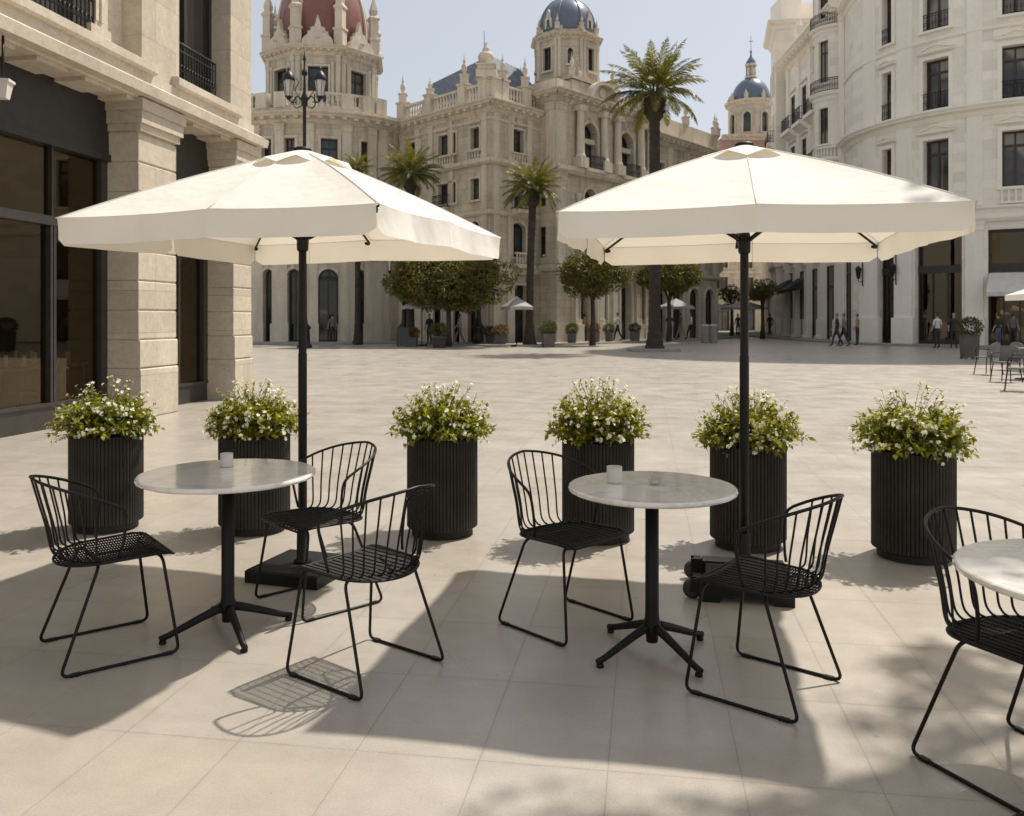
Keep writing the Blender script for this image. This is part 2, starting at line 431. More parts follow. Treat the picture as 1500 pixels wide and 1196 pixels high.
def glassmat(name,col=(.012,.014,.016),rough=.05,wob=.25,curtain=0):
    m,nt,bs=newmat(name); geo=nd(nt,'ShaderNodeNewGeometry').outputs['Position']
    c=mix(nt,ramp(nt,noise(nt,geo,.8,3),[(.4,0.0),(.65,1.0)]),col,tuple(x*2.6+.012 for x in col))
    if curtain:
        cn=noise(nt,mapping(nt,geo,(.23,.23,.2)),1.3,1); c=mix(nt,ramp(nt,cn,[(.52,0.0),(.56,curtain)]),c,(.30,.27,.22))
    lk(nt,c,bs.inputs['Base Color']); bs.inputs['Roughness'].default_value=rough; bs.inputs['IOR'].default_value=1.6
    bump(nt,noise(nt,geo,1.1,2),bs,wob,.01)
    return m
M['glass']=glassmat('dark window glass',curtain=.25)
M['glassr']=glassmat('window glass with blinds',(.03,.028,.025),.06,.2,curtain=.8)
def clearglass(name,tint,refl=1.45,gcol=(.9,.9,.9)):
    m,nt,bs=newmat(name); nt.nodes.remove(bs); out=nt.nodes['Material Output']
    tr=nd(nt,'ShaderNodeBsdfTransparent'); tr.inputs[0].default_value=(*tint,1)
    gl=nd(nt,'ShaderNodeBsdfGlossy'); gl.inputs['Roughness'].default_value=.02; gl.inputs[0].default_value=(*gcol,1)
    fr=nd(nt,'ShaderNodeLayerWeight'); fr.inputs[0].default_value=.5
    pw=nd(nt,'ShaderNodeMath',operation='POWER'); lk(nt,fr.outputs['Facing'],pw.inputs[0]); pw.inputs[1].default_value=3.5
    mm=nd(nt,'ShaderNodeMath',operation='MULTIPLY_ADD'); lk(nt,pw.outputs[0],mm.inputs[0]); mm.inputs[1].default_value=.7; mm.inputs[2].default_value=(refl-1)*.10
    mx=nd(nt,'ShaderNodeMixShader'); lk(nt,mm.outputs[0],mx.inputs[0]); lk(nt,tr.outputs[0],mx.inputs[1]); lk(nt,gl.outputs[0],mx.inputs[2]); lk(nt,mx.outputs[0],out.inputs[0])
    return m
M['shopglass']=clearglass('shop window glass',(.55,.48,.38),2.0,(.82,.66,.46))
M['drinkglass']=clearglass('drinking glass',(.93,.94,.94),1.5)
# dome tiles
def dome_mat(name,c1,c2):
    m,nt,bs=newmat(name); tc=nd(nt,'ShaderNodeTexCoord').outputs['Object']
    c=mix(nt,noise(nt,tc,2.5,6,.65),c1,c2); lk(nt,c,bs.inputs['Base Color']); bs.inputs['Roughness'].default_value=.28
    bump(nt,noise(nt,tc,30,2),bs,.2,.01); return m
M['domered']=dome_mat('dark red glazed dome tiles',(.17,.07,.058),(.29,.125,.10))
M['domeblue']=dome_mat('blue glazed dome tiles',(.085,.115,.165),(.16,.195,.255))
# paving
def paving():
    m,nt,bs=newmat('honed limestone paving'); geo=nd(nt,'ShaderNodeNewGeometry').outputs['Position']
    r=mapping(nt,geo,(1,1,1),(0,0,radians(8.9)),(.12,.35,0))
    br=nt.nodes.new('ShaderNodeTexBrick'); lk(nt,r,br.inputs['Vector']); br.offset=0; br.offset_frequency=2
    for k,v in(('Scale',1),('Brick Width',.42),('Row Height',.62),('Mortar Size',.0022),('Mortar Smooth',.2),('Bias',0)): br.inputs[k].default_value=v
    br.inputs['Color1'].default_value=(.975,.975,.975,1); br.inputs['Color2'].default_value=(1.02,1.02,1.015,1); br.inputs['Mortar'].default_value=(.82,.79,.75,1)
    big=ramp(nt,noise(nt,geo,.16,5,.6),[(.3,.9),(.7,1.06)])
    # brushed streaks running across the plaza
    st=ramp(nt,noise(nt,mapping(nt,r,(.5,3.2,1)),1.0,6,.65),[(.35,.94),(.65,1.04)])
    mot=ramp(nt,noise(nt,geo,7,8,.72),[(.3,.9),(.7,1.06)])
    grain=ramp(nt,noise(nt,geo,140,2,.6),[(.3,.88),(.7,1.1)])
    stain=ramp(nt,noise(nt,geo,1.1,7,.68,.5),[(.56,0.0),(.75,.42)])
    c=mix(nt,1.0,(.425,.387,.337),br.outputs['Color'],'MULTIPLY')
    for q in(big,st,mot,grain): c=mix(nt,1.0,c,q,'MULTIPLY')
    c=mix(nt,stain,c,(.27,.235,.19))
    # per-slab tone, seen as slightly warmer and cooler slabs
    sl=nt.nodes.new('ShaderNodeTexBrick'); lk(nt,r,sl.inputs['Vector']); sl.offset=0
    for k,v in(('Scale',1),('Brick Width',.42),('Row Height',.62),('Mortar Size',0),('Bias',0)): sl.inputs[k].default_value=v
    sl.inputs['Color1'].default_value=(1.05,1.02,.97,1); sl.inputs['Color2'].default_value=(.93,.95,.98,1); c=mix(nt,.35,c,mix(nt,1.0,c,sl.outputs['Color'],'MULTIPLY'))
    # dirt gathered along joints, gum spots
    dj=nt.nodes.new('ShaderNodeTexBrick'); lk(nt,r,dj.inputs['Vector']); dj.offset=0
    for k,v in(('Scale',1),('Brick Width',.42),('Row Height',.62),('Mortar Size',.02),('Mortar Smooth',1.0),('Bias',0)): dj.inputs[k].default_value=v
    df=nt.nodes.new('ShaderNodeMath'); df.operation='MULTIPLY'; lk(nt,dj.outputs['Fac'],df.inputs[0]); lk(nt,ramp(nt,noise(nt,geo,2.3,5,.7),[(.42,0.0),(.7,.25)]),df.inputs[1])
    c=mix(nt,df.outputs[0],c,(.19,.165,.135))
    vo=nt.nodes.new('ShaderNodeTexVoronoi'); vo.inputs['Scale'].default_value=2.1; lk(nt,geo,vo.inputs['Vector'])
    c=mix(nt,ramp(nt,vo.outputs['Distance'],[(.022,.45),(.034,0.0)]),c,(.14,.125,.11))
    lk(nt,c,bs.inputs['Base Color'])
    rg=ramp(nt,noise(nt,geo,1.6,6,.6),[(.3,.24),(.7,.44)]); lk(nt,rg,bs.inputs['Roughness']); bs.inputs['Specular IOR Level'].default_value=.8
    p=bump(nt,br.outputs['Fac'],None,.5,-.004); p=bump(nt,noise(nt,geo,60,4,.7),bs,.12,.006,p)
    return m
M['paving']=paving()
def marble():
    m,nt,bs=newmat('white marble'); tc=nd(nt,'ShaderNodeTexCoord').outputs['Object']
    v=ramp(nt,noise(nt,tc,3.2,9,.62,1.8),[(.46,0.0),(.5,.45),(.54,0.0)])
    c=mix(nt,v,(.82,.80,.76),(.50,.49,.47)); c=mix(nt,ramp(nt,noise(nt,tc,2,3),[(.4,0.0),(.7,.3)]),c,(.70,.67,.62))
    lk(nt,c,bs.inputs['Base Color']); bs.inputs['Roughness'].default_value=.12; bs.inputs['Coat Weight'].default_value=.5; return m
M['marble']=marble()
def canvas():
    m,nt,bs=newmat('cream parasol canvas'); tc=nd(nt,'ShaderNodeTexCoord').outputs['Object']; out=nt.nodes['Material Output']
    c=mix(nt,ramp(nt,noise(nt,tc,2.5,5),[(.3,0.0),(.7,1.0)]),(.92,.905,.86),(.95,.94,.90))
    bs.inputs['Roughness'].default_value=.9; bs.inputs['Specular IOR Level'].default_value=.1; lk(nt,c,bs.inputs['Base Color'])
    tr=nd(nt,'ShaderNodeBsdfTranslucent'); tr.inputs[0].default_value=(.84,.76,.61,1)
    mx=nd(nt,'ShaderNodeMixShader'); mx.inputs[0].default_value=.26
    lk(nt,bs.outputs[0],mx.inputs[1]); lk(nt,tr.outputs[0],mx.inputs[2]); lk(nt,mx.outputs[0],out.inputs[0])
    b=bump(nt,noise(nt,tc,3.5,3),None,.6,.03); b2=bump(nt,noise(nt,tc,260,2),bs,.12,.002,b)
    return m
M['canvas']=canvas()
def leafmat(name,c1,c2,trans=.35,rough=.5,scale=6):
    m,nt,bs=newmat(name); tc=nd(nt,'ShaderNodeTexCoord').outputs['Object']; out=nt.nodes['Material Output']
    c=mix(nt,ramp(nt,noise(nt,tc,scale,4,.7),[(.32,0.0),(.68,1.0)]),c1,c2)
    lk(nt,c,bs.inputs['Base Color']); bs.inputs['Roughness'].default_value=rough
    tr=nd(nt,'ShaderNodeBsdfTranslucent'); c2n=mix(nt,1.0,c,(1.5,1.4,.55),'MULTIPLY'); lk(nt,c2n,tr.inputs[0])
    mx=nd(nt,'ShaderNodeMixShader'); mx.inputs[0].default_value=trans
    lk(nt,bs.outputs[0],mx.inputs[1]); lk(nt,tr.outputs[0],mx.inputs[2]); lk(nt,mx.outputs[0],out.inputs[0]); return m
M['leaf']=leafmat('planter leaves',(.085,.10,.012),(.34,.35,.045),.42,.45,14)
M['petal']=leafmat('white petals',(.78,.78,.72),(.85,.85,.8),.25,.6)
M['treeleaf']=leafmat('dark orange tree leaves',(.035,.042,.010),(.20,.18,.035),.32,.5,1.6)
M['shrubleaf']=leafmat('dark shrub leaves',(.035,.05,.015),(.12,.12,.03),.3,.5,3)
M['palmleaf']=leafmat('palm fronds',(.05,.06,.012),(.22,.20,.04),.35,.45,1.2)
M['bark']=simple('grey brown bark',(.05,.04,.03),.9,0,.35,5,.4)
M['palmbark']=simple('ringed palm bark',(.042,.033,.025),.95,0,.4,4,.5)
M['stem']=simple('green brown stems',(.10,.11,.03),.7)
M['wax']=simple('frosted white glass',(.66,.62,.56),.3,0,.05)
M['lampglass']=simple('milky lantern glass',(.55,.52,.46),.2,0,.05)
M['skin']=simple('skin',(.42,.26,.18),.6); M['hair']=simple('dark hair',(.03,.02,.015),.6)
for k,c in dict(c_dark=(.03,.03,.035),c_grey=(.16,.155,.15),c_white=(.6,.58,.54),c_blue=(.07,.10,.16),c_tan=(.30,.22,.14),c_red=(.25,.06,.05)).items(): M[k]=simple('cloth '+k[2:],c,.85)
# ================================================================== GROUND
g=MB(); g.add([(-400,-60,0),(400,-60,0),(400,900,0),(-400,900,0)],[(0,1,2,3)])
tag(g.build('plaza_paving',M['paving']),kind='structure')

# ================================================================== CHAIR
def catrom(pts,n=6):
    out=[]
    P=[Vector(p) for p in pts]; P=[P[0]*2-P[1]]+P+[P[-1]*2-P[-2]]
    for i in range(1,len(P)-2):
        a,b,c,d=P[i-1:i+3]
        for k in range(n):
            t=k/n; out.append(.5*((2*b)+(c-a)*t+(2*a-5*b+4*c-d)*t*t+(3*b-a-3*c+d)*t*t*t))
    out.append(P[-2]); return out
def rounded(pts,r,n=5):
    """polyline with its inner corners rounded"""
    P=[Vector(p) for p in pts]; out=[P[0]]
    for i in range(1,len(P)-1):
        a,b,c=P[i-1:i+2]; da=(a-b); dc=(c-b); q=min(r,da.length*.45,dc.length*.45)
        p0=b+da.normalized()*q; p2=b+dc.normalized()*q
        for k in range(n+1):
            t=k/n; out.append(p0*(1-t)**2+b*2*t*(1-t)+p2*t*t)
    out.append(P[-1]); return out
SEATZ=.446
def railpt(th):
    a=abs(th)/90
    return Vector((-.035-.255*cos(radians(th)), .252*sin(radians(th)), .785-.03*a-.075*a**2.2))
def seatpt(th): return Vector((-.04-.165*cos(radians(th)), .212*sin(radians(th))*(1 if abs(th)<60 else 1), SEATZ-.012))
def make_chair():
    root=thing('wire_chair','','chair',group='black wire terrace chairs')
    R=.0068
    for sgn in(-1,1):
        mb=MB()
        pts=[(-.06,.10*sgn,SEATZ-.028),(-.075,.195*sgn,SEATZ-.028),(-.225,.238*sgn,R),(.232,.238*sgn,R),(.175,.20*sgn,SEATZ-.028),(.16,.10*sgn,SEATZ-.028)]
        mb.tube(rounded(pts,.035),R,8)
        leg=mb.build('sled_leg',M['chairmetal'],root)
        for x in(-.17,.185):
            f=MB(); f.box(x-.018,x+.018,.238*sgn-.009,.238*sgn+.009,-.001,.013); f.build('foot_pad',M['blackmetal'],leg)
    mb=MB()
    mb.tube([(-.06,-.10,SEATZ-.028),(-.06,.10,SEATZ-.028)],R,8); mb.tube([(-.06,0,SEATZ-.028),(.16,0,SEATZ-.028)],R*.7,6)
    mb.build('under_frame',M['chairmetal'],root); mb=MB(); mb.tube([(.16,-.10,SEATZ-.028),(.16,.10,SEATZ-.028)],R,8)
    mb.build('front_bar',M['chairmetal'],root)
    # top rail with turned-down ends
    rp=[railpt(t) for t in range(-84,85,7)]
    e0=[(.005,-.256,.655),(.018,-.245,.60),(.01,-.222,.50),(-.0,-.214,SEATZ)]
    pts=[Vector((x,y,z)) for x,y,z in e0[::-1]]+rp+[Vector((x,-y,z)) for x,y,z in e0]
    mb=MB(); mb.tube(catrom(pts,3),.0065,8); mb.build('back_rail',M['chairmetal'],root)
    N=13
    for i in range(N):
        th=-75+150*i/(N-1); t=railpt(th); b=seatpt(th)
        d=(t-b); h=Vector((d.x,d.y,0))
        mid=b+Vector((d.x*.34,d.y*.34,.13)); lo=b+Vector((d.x*.12,d.y*.12,.035)); ins=b+Vector((.035,-b.y*.04,0))
        pts=[t,t.lerp(mid,.5),mid,lo,b+Vector((.012,0,.006)),ins]
        mb=MB(); mb.tube(catrom(pts,4),.0042,6); mb.build('back_rod',M['chairmetal'],root)
    # seat : woven steel rods
    mb=MB(); fx=.222
    def half(x):  # half width at x
        if x<-.04: return .212*sqrt(max(0,1-((-.04-x)/.165)**2))
        return .212+.012*(x+.04)/.26
    def zs(x,y): 
        z=SEATZ-.010+.004*(x/.2)-.012*(1-(y/.21)**2)
        if x>.185: z-=((x-.185)/.04)**2*.018
        return z
    K=13
    for i in range(K):
        y=-.205+.41*i/(K-1)
        q=min(.999,abs(y)/.212); x0=-.04-.165*sqrt(1-q*q)
        xs=[x0+(fx-x0)*k/9 for k in range(10)]
        mb.tube([(x,y,zs(x,y)) for x in xs],.0030,5)
    for i in range(38):
        x=-.19+.405*i/37; w=half(x)
        if w<.04: continue
        mb.tube([(x,-w+2*w*k/8,zs(x,-w+2*w*k/8)-.004) for k in range(9)],.0037,5)
    seat=mb.build('seat',M['chairmetal'],root)
    mb=MB(); rim=[]
    for t in range(-90,91,10): p=seatpt(t); rim.append(Vector((p.x,p.y,zs(p.x,p.y)-.004)))
    rim+= [Vector((.16,.222,zs(.16,.2))),Vector((.212,.205,zs(.215,.2))),Vector((fx,.17,zs(fx,.17))),Vector((fx,-.17,zs(fx,.17))),Vector((.212,-.205,zs(.215,.2))),Vector((.16,-.222,zs(.16,.2)))]
    mb.tube(rim,.0052,8,closed=True); mb.build('seat_rim',M['chairmetal'],seat)
    return root
# four ground contacts read off the photograph: rear-left... (rear a, rear b, front b, front a)
CH=[('black wire chair at the far left of the picture, facing the left table',[(40,943),(105,988),(275,955),(203,918)]),
    ('black wire chair behind the left table, half in front of the square parasol base',[(575,880),(480,857),(363,877),(452,908)]),
    ('black wire chair in front right of the left table, its back to the fluted planter',[(540,1022),(657,973),(537,945),(415,983)]),
    ('black wire chair left of the middle marble table, with its back to the planters',[(722,910),(832,885),(932,910),(825,945)]),
    ('black wire chair right of the middle table, in front of the wheeled parasol base',[(1165,1057),(1240,1000),(1090,965),(995,1013)]),
    ('black wire chair cut by the right picture edge, pushed up to the third marble table',None)]
chair0=make_chair()
for i,(lab,q) in enumerate(CH):
    if q:
        P=[Vector(gp(*a)) for a in q]; c=(P[0]+P[1]+P[2]+P[3])/4; f=(P[2]+P[3]-P[0]-P[1])
    else:
        a,b=Vector(gp(1345,1108)),Vector(gp(1463,1060)); f=Vector((.415,-.91)); c=(a+b)/2+f*.225
    o=chair0 if i==0 else dup(chair0)
    sc=1.0; f=f.normalized()
    if q:
        wv=(P[0]+P[3]-P[1]-P[2]); w2=(wv/2).length; l2=((P[2]+P[3]-P[0]-P[1])/2).length; g2=Vector((-wv.y,wv.x)).normalized()
        if g2.dot(f)<0: g2=-g2
        f=(f+g2*.8).normalized(); sc=min(1.05,max(.98,sqrt(w2*l2/(.476*.457))*1.02))
    o.scale=(sc,sc,1); o.location=(c.x,c.y,0); o.rotation_euler=(0,0,atan2(f.y,f.x)); o['label']=lab
chair0.name='wire_chair'

# ================================================================== TABLE
def make_table(label,x,y,r,zt,rz):
    root=thing('cafe_table',label,'table',(x,y,0),rz,'round marble cafe tables')
    mb=MB(); t=.024
    mb.lathe([(0.001,0),(r-.012,0),(r-.003,.005),(r,.012),(r-.002,t-.004),(r-.007,t),(.001,t)],(0,0,zt-t),72,smooth=False,cap=False)
    mb.build('tabletop',M['marble'],root)
    mb=MB(); mb.lathe([(.12,0),(.12,.008),(.04,.02)][::-1] and [(.036,-.03),(.11,-.008),(.11,0)],(0,0,zt-t-.001),24); mb.build('mounting_plate',M['blackmetal'],root)
    mb=MB(); mb.lathe([(.0,.045),(.024,.05),(.026,.054),(.027,.085),(.034,.095),(.037,.11),(.037,.135),(.031,.155),(.0295,.18),(.0290,zt-t-.03)],(0,0,0),28); mb.build('column',M['blackmetal'],root)
    for k in range(4):
        a=pi/4+k*pi/2; c,s=cos(a),sin(a)
        pr=[(.02,.118),(.06,.108),(.13,.083),(.20,.056),(.26,.033),(.298,.023)]; rr=[.021,.0195,.0175,.0155,.014,.0135]
        mb=MB(); mb.tube([(d*c,d*s,z) for d,z in pr],rr,10)
        lg=mb.build('leg',M['blackmetal'],root)
        mb=MB(); mb.lathe([(.012,0),(.016,.002),(.016,.012),(.011,.016)],(.284*c,.284*s,0),14); mb.build('foot_pad',M['blackmetal'],lg)
    return root
make_table('round white marble table on the left with one frosted cup at its far middle',-1.315,3.95,.398,.738,radians(-13))
make_table('round white marble table in the middle with a frosted cup and a clear tealight',.607,3.70,.362,.726,radians(-13))
make_table('round white marble table cut off by the right picture edge',1.665,2.40,.38,.735,radians(-45))
def candle(label,x,y,z,r,h):
    t=thing('candle_cup',label,'candle cup',(x,y,z+.001),0,'frosted candle cups')
    mb=MB(); mb.lathe([(0.001,.0),(r*.93,.0),(r,.006),(r,h),(r-.004,h),(r-.005,.018),(0.001,.016)],(0,0,0),32,cap=False); mb.build('cup',M['wax'],t)
    mb=MB(); mb.lathe([(0.001,h*.55),(r-.006,h*.55)],(0,0,0),24,cap=False); w=mb.build('candle_wax',M['petal'],t)
    mb=MB(); mb.tube([(0,0,h*.55),(0.001,0,h*.55+.012)],.0009,5); mb.build('wick',M['iron'],w)
y=4.10; candle('squat frosted candle cup on the left marble table',xat(332,y),y,.738,.030,.064)
y=3.76; candle('taller frosted candle cup at the left of the middle marble table',xat(900,y),y,.726,.034,.072)
t=thing('tealight_glass','low clear tealight glass in the middle of the middle marble table','glass',(xat(960,3.72),3.72,.727))
mb=MB(); mb.lathe([(0.001,0),(.024,0),(.03,.006),(.033,.028),(.031,.028),(.028,.008),(0.001,.004)],(0,0,0),28,cap=False); mb.build('bowl',M['drinkglass'],t)
mb=MB(); mb.lathe([(0.001,.005),(.018,.005),(.018,.013),(0.001,.013)],(0,0,0),20,cap=False); mb.build('candle_wax',M['petal'],t)

# ================================================================== PARASOL
def make_parasol(label,x,y,W,D,rot,ze,val,za,base):
    root=thing('parasol',label,'parasol',(x,y,0),rot,'square cream parasols over the terrace')
    def edge(k):   # 8 edge points
        a=[(-1,-1),(0,-1),(1,-1),(1,0),(1,1),(0,1),(-1,1),(-1,0)][k%8]
        s=1.0 if k%2==0 else .988
        return Vector((a[0]*W/2*s,a[1]*D/2*s,ze+(0 if k%2==0 else .012)))
    apex=Vector((0,0,za)); NR=12; NS=6
    mb=MB()
    def surf(k,u,t):   # u along edge 0..1 between edge k and k+1, t from apex 0 to rim 1
        e0,e1=edge(k),edge(k+1); e=e0.lerp(e1,u)
        # scallop between ribs (fabric pulled tight), slight sag down the slope
        pull=.022*4*u*(1-u)*t*t
        p=apex.lerp(e,t); p.x*=1-pull; p.y*=1-pull
        p.z+= .035*sin(pi*t)*(.55) - .018*4*u*(1-u)*sin(pi*t*.9) 
        return p
    t0=.06
    for k in range(8):
        vs=[];fs=[]
        for i in range(NR+1):
            for j in range(NS+1): vs.append(tuple(surf(k,j/NS,t0+(1-t0)*i/NR)))
        for i in range(NR):
            for j in range(NS): q=i*(NS+1)+j; fs.append((q,q+NS+1,q+NS+2,q+1))
        mb.add(vs,fs,smooth=True)
    can=mb.build('canopy',M['canvas'],root)
    for k in range(8):
        f=MB(); f.tube([surf(k,0,t0+(1-t0)*i/10)+Vector((0,0,.0015)) for i in range(11)],.0028,4); f.tube([surf(k,j/NS,1.0)+Vector((0,0,.001)) for j in range(NS+1)],.003,4); f.build('seam',M['canvas'],can)
    SLIT=(0,2,4,6,7)
    rnd=random.Random(int(abs(x)*100))
    for k in range(8):
        f=MB(); n=20; m=6; vs=[]; fs=[]; sl=(k%8 in SLIT,(k+1)%8 in SLIT); ga=.012 if sl[0] else 0; gb=.012 if sl[1] else 0
        for i in range(n+1):
            u=ga+(1-ga-gb)*i/n
            top=surf(k,u,1.0); e0,e1=edge(k),edge(k+1); d=(e1-e0).normalized(); out=Vector((d.y,-d.x,0))
            eL=(e1-e0).length; du=min((u-ga)*eL if sl[0] else 9,(1-gb-u)*eL if sl[1] else 9); cr=.03
            L=val-(cr-sqrt(max(0,cr*cr-(cr-du)**2)) if du<cr else 0)
            ph=rnd.uniform(-.002,.002)
            for j in range(m+1):
                w=j/m; q=top+Vector((0,0,-L*w))+out*(.003+.012*w*w+.012*w*sin(u*pi)*sin(u*11+k*2.1)+.005*w*sin(u*pi)*sin(u*31+k)+ph*w*.3)
                # flaps curl inward at the split ends
                q-=out*(.02*w*exp(-du/.03)); vs.append(tuple(q))
        for i in range(n):
            for j in range(m): q=i*(m+1)+j; fs.append((q,q+1,q+m+2,q+m+1))
        f.add(vs,fs,smooth=True); f.build('valance',M['canvas'],root)
    # vent cap
    f=MB(); vs=[];fs=[]; NA=64
    for i in range(7):
        t=i/6
        for j in range(NA):
            a=2*pi*j/NA; q=abs(((a/(pi/4)))%1-.5)*2      # 1 at ribs (multiples of 45deg)
            rr=(.035+.225*t)*(1+.10*(q-.5)*t)
            # square-ish plan following the canopy
            sq=1/max(abs(cos(a)),abs(sin(a))); rr*=(.25*sq+.75)
            z=za+.012-(za-ze)/(.5*(W+D)/2)*rr*.93+.036*t-.028*t*t*(q)
            vs.append((rr*cos(a+0)*W/((W+D)/2),rr*sin(a)*D/((W+D)/2),z))
    for i in range(6):
        for j in range(NA): fs.append((i*NA+j,(i+1)*NA+j,(i+1)*NA+(j+1)%NA,i*NA+(j+1)%NA))
    f.add(vs,fs,smooth=True); f.build('vent_flap',M['canvas'],can)
    f=MB(); f.lathe([(.05,-.01),(.05,.0),(.042,.008),(.02,.014),(.001,.017)],(0,0,za+.004),24); f.build('cap',M['blackmetal'],root)
    f=MB(); f.lathe([(.0245,.03),(.0245,1.25),(.022,1.255),(.022,za-.01)],(0,0,0),20); f.build('pole',M['blackmetal'],root)
    hz=ze-.055
    f=MB(); f.lathe([(.027,-.07),(.032,-.06),(.033,0),(.03,.03),(.027,.04)],(0,0,hz),20)
    f.build('hub',M['blackmetal'],root); f=MB(); f.lathe([(.028,-.05),(.036,-.04),(.036,0),(.026,.01)],(0,0,za-.06),20); f.build('crown_ring',M['blackmetal'],root)
    for k in range(8):
        e=edge(k); a=Vector((0,0,za-.07)); h=Vector((e.x,e.y,0)).normalized()
        f=MB(); b=e+Vector((0,0,-.024))-h*.02
        n=7; pts=[]
        for i in range(n): 
            t=i/(n-1); p=(a+h*.03).lerp(b,t); p.z+=.035*sin(pi*t)*.55-.0; pts.append(p)
        f.tube(pts,.0075,6); rb=f.build('rib',M['blackmetal'],root)
        f=MB(); m_=(a+h*.03).lerp(b,.44); m_.z+=.012; f.tube([Vector((0,0,hz))+h*.03,m_],.008,6); f.build('strut',M['blackmetal'],rb)
        f=MB(); f.tube([b-h*.05+Vector((0,0,-.004)),b-h*.012+Vector((0,0,-.006))],.010,7); f.build('rib_tip',M['blackmetal'],rb)
    # crank side cord
    f=MB(); f.tube([(.04,.0,hz),(.043,.004,hz-.18)],.0018,4); f.build('pull_cord',M['canvas'],root)
    if base=='plate':
        f=MB(); w=.225
        f.add([(s*(w-i),t*(w-i),z) for z,i in((.0,0),(.062,0),(.072,.01)) for s,t in((-1,-1),(1,-1),(1,1),(-1,1))],
              [(0,1,5,4),(1,2,6,5),(2,3,7,6),(3,0,4,7),(4,5,9,8),(5,6,10,9),(6,7,11,10),(7,4,8,11),(8,9,10,11),(3,2,1,0)])
        bp=f.build('base_plate',M['blackmetal'],root)
        f=MB(); f.lathe([(.05,0),(.05,.01),(.034,.02),(.031,.20),(.026,.205)],(0,0,.072),20); f.build('pole_sleeve',M['blackmetal'],bp)
    elif base=='wheeled':
        f=MB(); w=.235
        prof=[(-w,.0),(-w,.085),(-w+.02,.115),(w-.02,.115),(w,.085),(w,.0),(w-.10,.0),(w-.12,.045),(-.0,.058),(-w+.12,.045),(-w+.10,.0)]
        n=len(prof)
        for y0,y1 in((-.225,-.12),(.12,.225)):
            vs=[(x_,y0,z_) for x_,z_ in prof]+[(x_,y1,z_) for x_,z_ in prof]
            f.add(vs,[tuple(range(n))]+[tuple(range(2*n-1,n-1,-1))]+[(i,i+n,(i+1)%n+n,(i+1)%n) for i in range(n)])
        f.box(-.2,.2,-.121,.121,.055,.105)
        bp=f.build('base_frame',M['blackmetal'],root)
        f=MB(); f.lathe([(.05,0),(.05,.01),(.034,.02),(.031,.20),(.026,.205)],(0,0,.105),20); f.build('pole_sleeve',M['blackmetal'],bp)
        for yy in(-.17,.17):
            f=MB(); R=Matrix.Translation((-w-.035,yy,.05))@Matrix.Rotation(pi/2,4,'X')
            g_=MB(); g_.lathe([(.001,-.02),(.04,-.02),(.048,-.014),(.048,.014),(.04,.02),(.001,.02)],(0,0,0),24,cap=False)
            g_.v=[tuple(R@Vector(p)) for p in g_.v]; wl=g_.build('wheel',M['shopframe'],bp)
            f.box(-w-.045,-w+.01,yy-.035,yy-.024,.04,.12); f.box(-w-.045,-w+.01,yy+.024,yy+.035,.04,.12); f.box(-w-.03,-w+.01,yy-.03,yy+.03,.105,.118); f.build('wheel_fork',M['blackmetal'],bp)
    return root
make_parasol('square cream parasol on the left, standing on a flat square black plate',-1.186,4.833,1.80,1.69,-.311,1.956,.135,2.405,'plate')
make_parasol('square cream parasol on the right, standing on a wheeled black base frame',1.236,4.54,1.71,1.93,-.215,1.921,.118,2.372,'wheeled')
make_parasol('square cream parasol outside the right picture edge, throwing the shadow at lower right',3.0,2.65,1.7,1.7,.2,1.94,.125,2.39,'plate')

